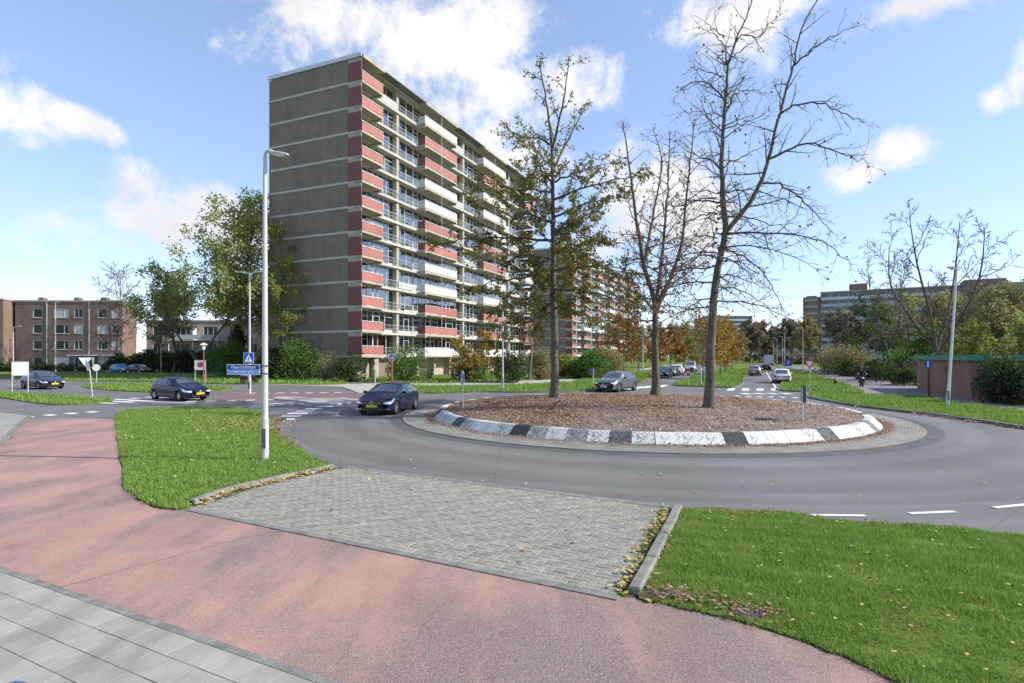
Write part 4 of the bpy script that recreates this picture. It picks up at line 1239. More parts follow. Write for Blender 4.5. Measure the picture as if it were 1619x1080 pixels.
# middle tree: several upright leaders, few brown leaves low down
t2 = [(v3([(0, .4), (-.04, 2.86), (-.04, 5.37), (-.25, 6.45), (-.68, 7.88), (-1.04, 10.0), (-1.33, 12.2), (-1.58, 14), (-1.87, 16)]), .235, .025, False),
      (v3([(-.04, 5.3), (.29, 7.17), (.57, 9.3), (.9, 11.8), (1.11, 14), (1.26, 16.1)], .16), .13, .022, False),
      (v3([(-.04, 5.6), (.75, 7.2), (1.26, 9), (1.36, 11.1), (1.47, 13.3), (1.54, 15.2)], -.2), .12, .022, False),
      (v3([(-.68, 7.88), (-.25, 10), (.25, 12.2), (.54, 14.3), (.11, 16.1)], .14), .09, .02, False),
      (v3([(-.04, 5.0), (.83, 6.6), (1.9, 7.5), (2.98, 8.2)], .3), .09, .02, True),
      (v3([(-.11, 5.3), (-1.15, 6.3), (-2.23, 6.6), (-3.12, 6.8)], -.4), .08, .02, True)]
az = 1.0
for z in np.arange(3.9, 9.5, .42):
    az += 2.3 + rg.normal(0, .3); ln = np.interp(z, [3.9, 6, 9.5], [2.9, 4.2, 3.0]) * rg.uniform(.75, 1.1); cx, cy = math.cos(az), math.sin(az)
    up = np.interp(z, [3.9, 9.5], [.0, .45])
    t2.append(([(cx * ln * t - .03 * z, cy * ln * t, z + ln * (up * t - .15 * t * t)) for t in (0, .35, .7, 1)], .05, .012, True))
def lat2(z, si, limb, t):
    if limb: return (3.6, 1.35 * (1 - .4 * t), .9)
    if z < 6.2: return (0, 0, 0)
    return (3.4, np.interp(z, [6, 9, 16], [2.0, 1.8, 1.0]), .95)
sp2 = dict(SP, leaf=6.5, leaflvl=2, nc=[3.3, 3.6, 2.8, 0])
TT2 = island_tree('middle island tree with several upright leaders and a few rust-brown leaves', (8.17, 32.2, 0), t2, sp2, 21, leaf_rust, .15, lat2, ([3, 7.5, 10, 16], [1, .9, .35, .12]))

# right-hand tree: bare, forked, tallest
t3s = [([(0, .4), (.05, 2.3), (.11, 4.17), (.24, 5.77), (.48, 7.1), (.67, 8.1), (.56, 9.25), (.51, 10.9), (.59, 12.5), (.7, 13.8), (.8, 15), (1.15, 16.2), (1.55, 17.1), (1.9, 18.2)], .225, .018, False, 0),
       ([(.62, 7.95), (1.28, 8.72), (1.82, 9.5), (2.22, 10.5), (2.38, 11.1), (2.68, 12.5), (2.94, 13.7), (3.24, 14.9), (3.42, 15.9), (3.75, 16.7), (4.49, 17.9)], .105, .016, False, -.10),
       ([(.8, 14.9), (.62, 15.9), (.21, 16.5), (-.19, 16.75)], .04, .01, True, .3), ([(1.02, 15.8), (1.34, 16.3), (1.95, 16.1), (2.76, 16.9)], .04, .01, True, -.3),
       ([(.7, 13.4), (.21, 13.85), (-.72, 13.93), (-1.66, 13.4)], .05, .012, True, -.6), ([(.7, 13.1), (1.15, 13.9), (1.95, 14.3), (2.76, 14.35)], .05, .012, True, .5),
       ([(2.38, 11), (3.16, 11.34), (3.96, 11.4), (5.03, 10.8), (5.7, 10.46)], .06, .012, True, 0), ([(2.09, 10), (3.02, 10.05), (3.96, 9.65), (4.76, 9.1), (5.83, 8.2)], .06, .012, True, 0),
       ([(2.68, 12.7), (3.16, 13.05), (4.09, 13), (4.9, 12.5), (5.57, 12)], .05, .012, True, 0), ([(3.24, 14.7), (3.96, 15.3), (4.76, 15.8), (5.3, 16)], .045, .01, True, -.2),
       ([(.67, 7.9), (1.82, 7.9), (3.16, 7.7), (4.36, 7.2), (5.03, 6.4)], .055, .012, True, 0), ([(.54, 7.4), (1.28, 7.1), (2.35, 6.6), (3.16, 5.6), (3.56, 4.7)], .05, .012, True, 0),
       ([(.37, 6.8), (-.32, 7), (-1.26, 6.6), (-1.79, 6)], .045, .01, True, 0), ([(.56, 9.25), (-.19, 9.4), (-1.12, 9.25), (-1.93, 9.5)], .05, .01, True, 0),
       ([(.51, 10.6), (-.05, 11), (-.86, 11.1), (-1.53, 11.4)], .05, .01, True, 0)]
t3 = []
for i, (pts, r0, r1, limb, yk) in enumerate(t3s):
    if limb:
        q = [(x, (yk if yk else (.35 if i % 2 else -.35)) * abs(x - pts[0][0]) + (-.10 * (pts[0][1] - 7.95) if pts[0][0] > 2 else 0), z) for x, z in pts]
    else: q = [(x, yk * (z - pts[0][1]), z) for x, z in pts]
    t3.append((q, r0, r1, limb))
az = .5
for z in np.arange(4.8, 9.8, .21):
    az += 2.35 + rg.normal(0, .3); ln = rg.uniform(2.2, 3.9); cx, cy = math.cos(az), math.sin(az)
    t3.append(([(.3 + cx * ln * t, cy * ln * t, z + ln * (.12 * t - .42 * t * t)) for t in (0, .3, .65, 1)], .04, .009, True))
for z in np.arange(9.6, 16.5, .55):
    az += 2.35 + rg.normal(0, .3); ln = np.interp(z, [9, 17], [2.4, 1.2]) * rg.uniform(.7, 1.1); cx, cy = math.cos(az), math.sin(az)
    t3.append(([(.6 + cx * ln * t, cy * ln * t, z + ln * (.42 * t - .12 * t * t)) for t in (0, .3, .65, 1)], .032, .009, True))
def lat3(z, si, limb, t):
    if limb: return (3.9, 1.25 * (1 - .35 * t), .8)
    if z < 8.3: return (.0, .0, 0)
    return (2.9, np.interp(z, [6, 9, 17], [1.8, 1.8, 1.0]), 1.0)
sp3 = dict(SP, leaf=.6, leaflvl=2, nc=[3.2, 3.4, 2.8, 0], trop=[-.02, -.01, 0, 0])
TT3 = island_tree('tall bare forked tree on the island, rightmost and highest of the three', (8.36, 24.0, 0), t3, sp3, 31, leaf_brown, .13, lat3)

# generic trees ------------------------------------------------------
def tree(label, x, y, h_, w_, style, leafmat, seed, group=None, z=.05, bk=None, name='tree', trunk=None, forks=1, cb=None):
    g = Grower(seed); rng = g.rng
    st = {'round': dict(cb=.26, up=.9, leaf=24.0, ls=.30, nb=16, lv=2, nc=[7, 5, 0, 0]),
          'dense': dict(cb=.12, up=.8, leaf=30.0, ls=.36, nb=18, lv=2, nc=[7, 5, 0, 0]),
          'bare': dict(cb=.26, up=.6, leaf=.0, ls=.16, nb=24, lv=3, nc=[9, 7, 5, 0]),
          'thin': dict(cb=.28, up=.6, leaf=3.0, ls=.22, nb=14, lv=3, nc=[7, 5, 4, 0]),
          'airy': dict(cb=.33, up=.62, leaf=26.0, ls=.30, nb=20, lv=3, nc=[7, 5, 3, 0]),
          'full': dict(cb=.24, up=.85, leaf=22.0, ls=.33, nb=36, lv=3, nc=[8, 5, 3, 0]),
          'weep': dict(cb=.24, up=.75, leaf=26.0, ls=.24, nb=18, lv=2, nc=[8, 6, 0, 0])}[style]
    sp = dict(seg=h_ * .05, wob=[.12, .16, .2, .2], trop=[.05, .02, 0, 0] if style != 'weep' else [-.02, -.22, -.3, 0], rmin=.008 + y * .00024, max=st['lv'], nc=st['nc'], t0=.2, ratio=[.52, .5, .5, .4],
              ang=[.8, .8, .8, .7], leaflvl=1 if st['lv'] == 2 else 2, leaf=st['leaf'], lsp=.02 * w_ + .08, biglvl=0)
    tr = trunk or .016 * h_ + .03
    lead = []
    for f in range(forks):
        a0 = 2 * math.pi * f / forks + rng.uniform(0, 1)
        off = np.array([math.cos(a0), math.sin(a0), 0]) * (w_ * .38 if forks > 1 else 0)
        H = h_ * (.92 if f == 0 else rng.uniform(.78, .95))
        P = np.array([[0, 0, 0], [off[0] * .05, off[1] * .05, H * .2], [off[0] * .42, off[1] * .42, H * .42], [off[0] * .85, off[1] * .85, H * .7], [off[0], off[1], H]])
        P[1:, :2] += rng.normal(0, .012 * h_, (4, 2)); P = spline(P, 3)
        rad = np.linspace(tr, tr * .12, len(P)); rad[0] *= 1.25
        g.big.add(P, rad, 8)
        nb = int(st['nb'] / (forks ** .5)); az_ = rng.uniform(0, 6)
        st['cb'] = cb or st['cb']
        for k in range(nb):
            t = st['cb'] + (.97 - st['cb']) * (k + rng.random()) / nb
            az_ += 2.4 + rng.normal(0, .3)
            q = (t - st['cb']) / (1 - st['cb'])
            env = math.sin(math.pi * min(1, .22 + .78 * (1 - q)) * .62) ** .8
            ln = w_ * .56 * env * rng.uniform(.7, 1.15) / (forks ** .35)
            g.child(P, rad, t, 1, 0, sp, az_, max(.4, ln), st['up'] * (1.25 - .5 * q))
        g.leaves(P[int(len(P) * .75):], h_ * .2, sp)
    root = thing(name, label, 'tree', (x, y, z), 0, group)
    put('trunk', g.big.mesh('trunk', bk or bark), root)
    if g.small.V: put('branching', g.small.mesh('branching', twig_m), root)
    if g.lp: put('crown', leaf_mesh('crown', g.lp, g.ld, st['ls'] * (.62 + y * .0042), rng, leafmat, .38), root)
    return root

def bush(label, x, y, h_, w_, leafmat, seed, n=None, size=.17, dep=None, group=None, z=.05, name='bush', twiggy=False, lumps=16, box=False):
    rng = np.random.default_rng(seed); dep = dep or w_
    n = n or int(1700 + 380 * w_ * h_)
    pts = []
    C_ = []
    for k in range(lumps):
        a = rng.uniform(0, 2 * np.pi); u_ = rng.uniform(0, 1); rr_ = math.sqrt(rng.uniform(0, 1)) * .68
        zz = rng.uniform(.16, .78)
        sh = 1 if box else math.sqrt(max(.05, 1 - ((zz - .3) / .72) ** 2))
        if box: C_.append((rng.uniform(-.42, .42) * w_, rng.uniform(-.42, .42) * dep, zz * h_, rng.uniform(.18, .30)))
        else: C_.append((math.cos(a) * rr_ * w_ * .5 * sh, math.sin(a) * rr_ * dep * .5 * sh, zz * h_, rng.uniform(.20, .36)))
    C_ = np.array(C_)
    idx = rng.integers(0, lumps, n)
    d = rng.normal(0, 1, (n, 3)); d /= np.linalg.norm(d, axis=1)[:, None]
    r = rng.uniform(.45, 1.06, n) ** .6
    S_ = min(w_, h_ * 1.3) if not box else h_ * 1.2
    P = C_[idx, :3] + d * (r * C_[idx, 3] * S_)[:, None]
    P[:, 2] = np.abs(P[:, 2]) * .97 + .02
    keep = P[:, 2] < h_ * 1.04
    P, d = P[keep], d[keep]
    root = thing(name, label, 'hedge' if name == 'hedge' else 'bush', (x, y, z), 0, group)
    put('foliage', leaf_mesh('foliage', P, d, size, rng, leafmat, .42), root)
    T = Tubes()
    for k in range(min(lumps, 14) if not twiggy else 60):
        c = C_[k % lumps]; e = np.array([c[0], c[1], c[2]])
        if twiggy: e = e * rng.uniform(.8, 1.35) + rng.normal(0, .12, 3)
        b0 = np.array([c[0] * .15, c[1] * .15, 0]) if not box else np.array([c[0], c[1], 0])
        T.add(np.array([b0, b0 + (e - b0) * .5 + rng.normal(0, .06, 3), e]), [.03, .02, .008], 4)
    put('stems', T.mesh('stems', bark if not twiggy else bark_l), root)
    return root

# left side
tree('bare tree standing before the red-brown brick flats', -67.3, 97, 17.7, 10.5, 'bare', leaf_brown, 101, trunk=.26)
tree('mid green spreading tree on the left with two dark stems', -41.8, 76, 13.4, 12.5, 'airy', leaf_light, 102, forks=2, cb=.56)
tree('tallest pale green tree left of the slab block', -32.4, 70.5, 20.3, 16.0, 'full', leaf_light, 103, trunk=.34, cb=.38)
tree('second tall pale green tree, half behind the near lamp post', -29.5, 74, 16.5, 11.0, 'full', leaf_light, 120, trunk=.3, cb=.42)
tree('yellow-green weeping tree hanging before the dark gable wall', -27.0, 66, 19.0, 7.2, 'weep', leaf_willow, 104, trunk=.24)
tree('faded yellow-olive tree behind the green spreading tree', -54.9, 92, 15.0, 9.5, 'airy', leaf_tan, 105)
tree('olive tree behind the tan flats roof', -50, 124, 20, 12, 'airy', leaf_light, 121)
tree('small dark conifer in front of the tan flats', -43.3, 90, 8.3, 3.6, 'dense', leaf_dark, 106, bk=bark)
for i, (x, y, h_, w_, lb) in enumerate([(-65, 96, 3.4, 5.4, 'dark clipped hedge behind the bare tree'), (-60, 94.8, 3.7, 5.6, 'dark hedge behind the light blue parked car'), (-55.4, 93, 3.5, 5.4, 'dark hedge behind the black parked car'),
                                        (-50.3, 91.4, 3.6, 5.6, 'dark hedge between the parked cars and the bright green bush')]):
    bush(lb, x, y, h_, w_, leaf_dark, 130 + i, size=.24, dep=2.4, name='hedge', box=True, lumps=22, group='dark hedges along the side road')
bush('large bright green bush left of the near lamp post', -36.2, 72, 4.7, 5.2, leaf_green, 141, 4600, size=.22)
bush('medium green bush behind the near lamp post', -30.6, 73, 3.6, 4.4, leaf_dark, 142, size=.22)
for i, (x, y, w_, lb) in enumerate([(-89, 97.5, 11, 'low hedge under the left windows of the brick flats'), (-78.8, 97.4, 9.6, 'low hedge under the middle windows of the brick flats'), (-71.7, 97.2, 6.4, 'low hedge beside the porch of the brick flats'), (-104, 93.5, 18, 'low hedge under the stepped end of the flats')]):
    bush(lb, x, y, 1.6, w_, leaf_dark, 150 + i, 2600, size=.22, dep=1.6, name='hedge', box=True, lumps=34, group='low hedges before the brick flats')
# under the slab block
bush('large green bush at the foot of the dark gable wall', -23.6, 63.6, 4.5, 5.6, leaf_green, 161, 5200, size=.19)
bush('dark evergreen bush at the left corner of the gable wall', -27.6, 66, 3.8, 4.2, leaf_dark, 162, size=.19)
bush('pale bare twiggy bush with a stout stem before the gable wall', -19.9, 60.4, 3.6, 3.3, leaf_tan, 163, 900, size=.11, twiggy=True, lumps=20)
MB().tube([(0, 0, 0), (0, 0, .6), (.05, 0, 1.2)], [.26, .2, .14], 10).build('stump', bark_l, bpy.data.objects[[o.name for o in bpy.data.objects if o.get('label', '').startswith('pale bare twiggy')][0]])
bush('dark speckled bush at the maroon corner of the slab block', -17.3, 60.2, 3.1, 4.6, leaf_dark, 164, 3800, size=.17)
bush('bright green pointed bush behind the blue cycle sign', -11.4, 60.6, 3.9, 4.2, leaf_green, 165, 4200, size=.18)
bush('bare brown shrub against the white balconies', -9.6, 65, 3.2, 2.7, leaf_grey, 166, 500, size=.11, twiggy=True, lumps=14)
bush('second bare brown shrub, lower, by the ground floor bays', -6.6, 64.5, 2.6, 2.2, leaf_grey, 176, 420, size=.11, twiggy=True, lumps=12)
tree('young yellow-orange tree with two thin pale stems', -4.3, 59.6, 5.3, 4.2, 'round', leaf_yellow, 167, bk=bark_l, forks=2, trunk=.06)
bush('green bush beneath the young yellow tree', -4.1, 62, 2.9, 3.6, leaf_green, 168, size=.18)
bush('dark green bush left of the first island trunk', -.1, 58.2, 3.2, 3.8, leaf_dark, 169, 3600, size=.18)
tree('slender half-bare tree with pinkish leaves before the slab block', 1.9, 64, 9.6, 5.0, 'thin', leaf_rust, 170, bk=bark_l)
bush('brown bush just left of the first island trunk', 3.2, 65.5, 3.4, 3.2, leaf_tan, 171, size=.17)
bush('green bush right of the first island trunk', 9.2, 68, 4.0, 4.8, leaf_green, 172, size=.2)
bush('olive bush behind the crossover', 13.9, 83, 4.2, 5.2, leaf_tan, 173, size=.22)
bush('yellow-green shrub far along the slab block lawn', 6.4, 70.5, 3.0, 3.4, leaf_willow, 178, size=.2)
ro = 'autumn trees along the slab blocks'
for i, (x, y, h_, w_, st, lm, lb) in enumerate([(17.7, 90, 8.8, 6.6, 'round', leaf_orange, 'orange tree on the lawn between the island trunks'), (27.6, 110, 8.9, 6.6, 'round', leaf_rust, 'rust-red tree behind the middle island trunk'), (22.5, 101, 7.4, 5.6, 'round', leaf_tan, 'tan tree beside the far footpath'),
                                                (38, 136, 9.5, 7.0, 'round', leaf_orange, 'small orange tree beyond the car queue'), (46, 152, 10.5, 7.6, 'round', leaf_willow, 'yellow-green tree beyond the people carrier'), (55, 190, 12, 9, 'round', leaf_rust, 'distant rust tree at the end of the slab blocks'), (33, 128, 8.5, 6, 'round', leaf_yellow, 'yellow tree at the far footpath bend')]):
    tree(lb, x, y, h_, w_, st, lm, 180 + i, ro)
mg = 'young trees planted along the median'
for i, (x, y, h_, w_, lm, lb) in enumerate([(19.2, 57, 7.2, 5.4, leaf_yellow, 'nearest median tree with thin dark trunk and sparse yellow leaves'), (24.4, 69, 7.0, 5.2, leaf_yellow, 'second median tree, yellow, right of the bare island trunk'), (29.4, 80, 7.5, 6.0, leaf_yellow, 'third median tree, golden crown'), (34.4, 91.5, 7.6, 6.0, leaf_orange, 'fourth median tree, orange-gold crown'),
                                            (39.0, 103, 7.9, 6.2, leaf_yellow, 'fifth median tree, yellow-brown'), (49.6, 128, 8.4, 6.5, leaf_orange, 'sixth median tree, smaller with distance'), (61.2, 155, 8.8, 7, leaf_tan, 'farthest median tree, brownish')]):
    tree(lb, x, y, h_, w_, 'round' if i else 'thin', lm, 200 + i, mg, bk=bark, trunk=.10)
fg = 'far trees closing the avenue'
for i, (x, y, h_, w_, st, lm, lb) in enumerate([(84, 200, 12, 11, 'airy', leaf_grey, 'grey-brown far tree behind the lorry'), (103, 236, 15, 12, 'airy', leaf_rust, 'dull red far tree right of the lorry'), (104, 214, 15, 12, 'airy', leaf_grey, 'grey far tree above the parking sign'), (90, 172, 13, 10, 'airy', leaf_tan, 'brown far tree behind the lamp row'),
                                                (110, 300, 17, 20, 'round', leaf_grey, 'broad grey far tree at the end of the avenue'), (128, 310, 18, 20, 'round', leaf_dark, 'dark far tree at the end of the avenue'), (150, 320, 18, 20, 'round', leaf_grey, 'brownish far tree right of the avenue end'), (88, 290, 17, 20, 'round', leaf_tan, 'tan far tree left of the avenue end'),
                                                (72, 232, 13, 12, 'round', leaf_tan, 'tan far tree left of the lorry'), (118, 240, 15, 13, 'airy', leaf_grey, 'far tree below the gallery flats end wall')]):
    tree(lb, x, y, h_, w_, st, lm, 220 + i, fg)
# right side
bush('rounded tan and green bush at the bend of the right path', 49.4, 84, 4.7, 9.6, leaf_tan, 241, 6000, size=.26, dep=6, lumps=26)
bush('dark hedge at the foot of the tan bush', 45.8, 75, 2.4, 7.0, leaf_dark, 242, 3600, size=.22, dep=3, box=True, name='hedge')
bush('low dark hedge along the right path behind the scooter', 42.6, 64.5, 2.2, 7.2, leaf_dark, 243, 4200, size=.2, dep=4.5, box=True, name='hedge', lumps=24)
bush('low green hedge between the scooter and the substation', 37.6, 53.5, 1.9, 5.6, leaf_dark, 244, 3600, size=.18, dep=5, box=True, name='hedge', lumps=22)
bush('bluish green shrub mass behind the low hedges', 50.5, 73, 3.6, 9, leaf_green, 245, 4600, size=.24, dep=5, lumps=24)
bush('brown-grey shrub left of the substation roof', 44, 60, 3.0, 5.5, leaf_grey, 246, 2600, size=.2, lumps=18)
hr = bush('thick dark brown-green hedge in front of the substation end', 29.7, 31.8, 2.85, 5.2, leaf_dark, 247, 12000, size=.15, dep=5.0, box=True, name='hedge', lumps=40)
tree('slender bare tree with upright branches behind the right hedges', 53.3, 80, 18.4, 7.5, 'bare', leaf_brown, 251, forks=3, trunk=.17)
tree('big bare tree with a forked crown beside the leaning lamp post', 45.0, 60, 19.0, 12.5, 'bare', leaf_brown, 252, forks=4, trunk=.24)
bg = 'mixed trees behind the right hedges'
for i, (x, y, h_, w_, st, lm, lb) in enumerate([(63.8, 110, 10.8, 9.0, 'airy', leaf_grey, 'dull brown tree below the brick end wall of the gallery flats'), (62.7, 100, 12.4, 9.0, 'round', leaf_dark, 'dark green tree below the gallery flats'), (66.5, 95, 12.8, 9.0, 'round', leaf_light, 'olive tree behind the slender bare tree'),
                                                (68, 90, 11.6, 9.5, 'airy', leaf_tan, 'tan tree between the two bare trees'), (67.3, 84, 12.0, 9.0, 'round', leaf_light, 'yellow-green tree right of the big bare tree'), (69.7, 81, 11.8, 9.0, 'airy', leaf_tan, 'golden-tan tree under the square lift tower'),
                                                (73, 79, 12.4, 9.5, 'round', leaf_willow, 'yellow-green tree at the right edge'), (47.8, 66, 5.2, 5.2, 'round', leaf_green, 'small green tree in front of the big bare tree'), (51.0, 62.5, 6.4, 5.0, 'round', leaf_willow, 'small bright yellow-green tree over the substation roof'),
                                                (51.3, 56, 6.0, 5.0, 'airy', leaf_light, 'small pale green tree above the dark hedge'), (57, 66, 8.4, 6.4, 'airy', leaf_tan, 'brown half-bare tree at the right above the hedge'), (58, 88, 10, 8, 'round', leaf_green, 'green tree between the tan bush and the slender bare tree'), (78, 92, 13, 10, 'airy', leaf_grey, 'grey-brown tree behind the yellow-green right-edge tree')]):
    tree(lb, x, y, h_, w_, st, lm, 260 + i, bg)

# ------------------------------------------------------------------ grass blades and fallen leaves
def blades(poly, dens, hmin, hmax, wd, z, mat, seed, holes=()):
    rng = np.random.default_rng(seed)
    poly = np.asarray(smooth_poly(poly, 5))
    P = sample(poly, int(area(poly) * dens), rng)
    # tufts: thin the sward with a patchy mask
    P = P + rng.normal(0, .02 + hmax * .25, P.shape)
    n = len(P)
    ph = np.sin(P[:, 0] * 2.3 + 1.7 * np.sin(P[:, 1] * 1.9)) * np.sin(P[:, 1] * 2.9 + 1.3 * np.sin(P[:, 0] * 2.1)) + .6 * np.sin(P[:, 0] * 7 + P[:, 1] * 5) * np.sin(P[:, 1] * 8 - P[:, 0] * 3)
    keep = rng.random(n) < np.clip(.70 + .42 * ph, .12, 1)
    for (hx, hy, hr_) in holes:
        dd = np.hypot(P[:, 0] - hx, (P[:, 1] - hy) * 1.3); keep &= rng.random(n) < np.clip((dd / hr_) ** 2 - .15, 0, 1)
    P = P[keep]; ph = ph[keep]; n = len(P)
    a = rng.uniform(0, 2 * np.pi, n); hh = rng.uniform(hmin * .6, hmax, n) * (1 + .42 * ph) * np.where(rng.random(n) < .03, 1.6, 1); w_ = wd * rng.uniform(.6, 1.3, n)
    lean = rng.uniform(.1, .9, n) * hh; b = rng.uniform(0, 2 * np.pi, n)
    X = np.zeros((n, 3, 3))
    X[:, 0] = np.c_[P[:, 0] - w_ * np.cos(a), P[:, 1] - w_ * np.sin(a), np.full(n, z)]
    X[:, 1] = np.c_[P[:, 0] + w_ * np.cos(a), P[:, 1] + w_ * np.sin(a), np.full(n, z)]
    X[:, 2] = np.c_[P[:, 0] + lean * np.cos(b), P[:, 1] + lean * np.sin(b), z + hh]
    o = put('grass', np_mesh('grass', X.reshape(-1, 3), 3, mat)); o['kind'] = 'stuff'
    return o
gb = foliage('grass_blade', [(.135, .255, .032), (.175, .315, .042), (.21, .36, .055), (.145, .27, .036), (.26, .38, .085), (.36, .35, .15), (.16, .30, .036)], .6, .35, False)
gb2 = foliage('grass_blade_dry', [(.10, .13, .03), (.16, .14, .05), (.09, .15, .02), (.2, .16, .07), (.07, .13, .02)], .6, .3, False)
blades(P2, 6000, .03, .062, .0055, .040, gb, 1, BARE)
blades(STRIP, 2600, .03, .08, .006, .034, gb2, 2)
blades(P1, 1700, .04, .085, .010, .05, gb, 3, [(-5.6, 11.0, .4), (-9.9, 24.3, .7)])
blades([(-5.9, 10.35), (-5.75, 11.5), (-5.35, 12.15), (-4.4, 13.9), (-4.3, 13.7), (-5.2, 11.9), (-5.6, 10.4)], 900, .02, .06, .008, .02, gb2, 4)
blades(R2, 320, .08, .16, .022, .085, gb, 5)
blades(L1, 200, .08, .16, .028, .065, gb, 6); blades(L2, 150, .10, .2, .03, .065, gb, 7)
blades(G4, 160, .10, .2, .03, .075, gb, 8)
blades([p for p in R1 if p[1] < 120], 60, .12, .22, .045, .085, gb, 9); blades([p for p in MEDIAN if p[1] < 130], 60, .12, .22, .045, .085, gb, 10)
blades([p for p in LAWN if p[1] < 80 and p[0] > -35] + [(-8, 72), (-22, 75)], 34, .14, .26, .06, .075, gb, 11)
blades([p for p in VERGE if p[1] < 110], 50, .12, .22, .05, .085, gb, 12)
blades([p for p in L3 if p[0] > -62], 26, .14, .28, .06, .065, gb, 13)

def litter(name, P, z, size, mat, seed, curl=.16):
    rng = np.random.default_rng(seed); n = len(P)
    a = rng.uniform(0, 2 * np.pi, n); L = size * rng.uniform(.55, 1.3, n); t = rng.normal(0, curl, n); t2 = rng.normal(0, curl, n)
    z = z(P[:, 0], P[:, 1]) if callable(z) else np.full(n, z)
    d = np.c_[np.cos(a), np.sin(a), t]; s_ = np.c_[-np.sin(a), np.cos(a), t2]
    B = np.c_[P, z + rng.uniform(.004, .03, n)]
    V = np.stack([B - d * (L * .5)[:, None], B + s_ * (L * .34)[:, None], B + d * (L * .5)[:, None] + np.c_[np.zeros(n), np.zeros(n), np.abs(t) * L], B - s_ * (L * .34)[:, None]], 1)
    V[:, :, 2] = np.maximum(V[:, :, 2], z[:, None] + .004)
    o = put(name, np_mesh(name, V.reshape(-1, 3), 4, mat)); o['kind'] = 'stuff'
    return o
lit_br = foliage('fallen_brown_leaf', [(.17, .085, .052), (.25, .125, .075), (.135, .075, .05), (.30, .19, .125), (.21, .145, .10), (.22, .10, .06)], .8, .1)
lit_dry = foliage('fallen_dry_leaf', [(.30, .23, .17), (.24, .18, .13), (.36, .28, .21), (.17, .12, .09), (.28, .19, .12)], .8, .1)
lit_ye = foliage('fallen_yellow_leaf', [(.48, .36, .12), (.36, .24, .08), (.55, .47, .24), (.30, .16, .06), (.42, .30, .13)], .8, .15)
rng = np.random.default_rng(5)
n = 58000
r_ = (RK - .62) * np.sqrt(rng.random(n)); a_ = rng.uniform(0, 2 * np.pi, n)
P = np.c_[ISL[0] + r_ * np.cos(a_), ISL[1] + r_ * np.sin(a_)]
isz = lambda x, y: .345 + .27 * (1 - np.minimum(1, np.hypot(x - ISL[0], y - ISL[1]) / (RK - .58))**2) + .008
back = np.clip((P[:, 1] - 20.5) / 7 + .35 * np.sin(P[:, 0] * 1.3) - .10 * (P[:, 0] - 6), .0, 1)
k = rng.random(n) < (.10 + .90 * back)
litter('leaf_litter', P[k], isz, .092, lit_br, 6)
k2 = rng.random(n) < .42
litter('leaf_litter', P[k2][:15000] + .05, isz, .095, lit_dry, 7)
# leaves drifted against the kerb blocks, the kerbs and the turf
n = 2600; a_ = np.concatenate([rng.normal(-1.25, .33, n // 2), rng.normal(-.42, .22, n // 3), rng.normal(-2.3, .5, n // 3), rng.normal(3.3, .3, n // 5)])
r_ = RK + .03 + np.abs(rng.normal(0, .2, len(a_)))
litter('leaf_litter', np.c_[ISL[0] + r_ * np.cos(a_), ISL[1] + r_ * np.sin(a_)], .066, .085, lit_br, 8)
def along(pts, n, sd):
    p = np.asarray(pts, float); s_ = np.linalg.norm(np.diff(p, axis=0), axis=1); c_ = np.concatenate([[0], np.cumsum(s_)])
    q = rng.uniform(0, c_[-1], n)
    return np.c_[np.interp(q, c_, p[:, 0]), np.interp(q, c_, p[:, 1])] + rng.normal(0, sd, (n, 2))
litter('leaf_litter', along([(-5.75, 10.35), (-5.66, 11.4), (-5.3, 12.0), (-4.3, 13.85)], 420, .07), .035, .10, lit_ye, 9)
litter('leaf_litter', along([(1.3, 6.55), (2.1, 8.3), (2.8, 10.0)], 330, .11), .035, .085, lit_ye, 10)
litter('leaf_litter', along([(-6.3, 16.6), (-8, 19.4), (-9.3, 21.9), (-10.7, 25.2)], 900, .22), .05, .095, lit_br, 11)
litter('leaf_litter', along([(-9.6, 21), (-12, 24.5)], 500, 1.0), .10, .10, lit_ye, 12)
litter('leaf_litter', sample(P1, 420, rng), .09, .09, lit_ye, 13)
litter('leaf_litter', sample(P2, 230, rng), .085, .055, lit_ye, 14)
litter('leaf_litter', np.concatenate([along([(1.65, 6.5), (2.75, 5.9)], 260, .12), along([(3.1, 9.85), (5, 9.6), (7, 8.7)], 200, .09)]), lambda x, y: np.where(inside(P2, np.c_[x, y]), .066, .022), .05, lit_br, 15)
litter('leaf_litter', along([(19.4, 21.5), (19.45, 26.2), (19.1, 28.8), (18.9, 32)], 700, .22), .03, .14, lit_br, 16)
litter('leaf_litter', sample([(-6, 12), (8, 9.9), (14, 14), (16, 30), (-4, 14)], 60, rng), .012, .09, lit_ye, 17)
litter('leaf_litter', sample([(-5, 10.2), (1.2, 6.5), (2.7, 10), (-4, 13.7)], 16, rng), .032, .08, lit_ye, 18)

hz = 'far shrub banks closing the avenue'
for i, (x, y, w_, h_, lm, lb) in enumerate([(84, 250, 26, 5, leaf_tan, 'tan shrub bank left of the far lorry'), (112, 262, 26, 5.5, leaf_dark, 'dark shrub bank straight behind the far lorry'), (92, 186, 12, 4.0, leaf_grey, 'grey shrub bank right of the far lamp row'),
                                            (56, 245, 26, 5.5, leaf_tan, 'shrub bank at the far end of the slab lawn'), (140, 275, 30, 6, leaf_grey, 'grey shrub bank below the gallery flats')]):
    bush(lb, x, y, h_, w_, lm, 300 + i, 3600, size=.55, dep=6, group=hz, lumps=30, box=True)

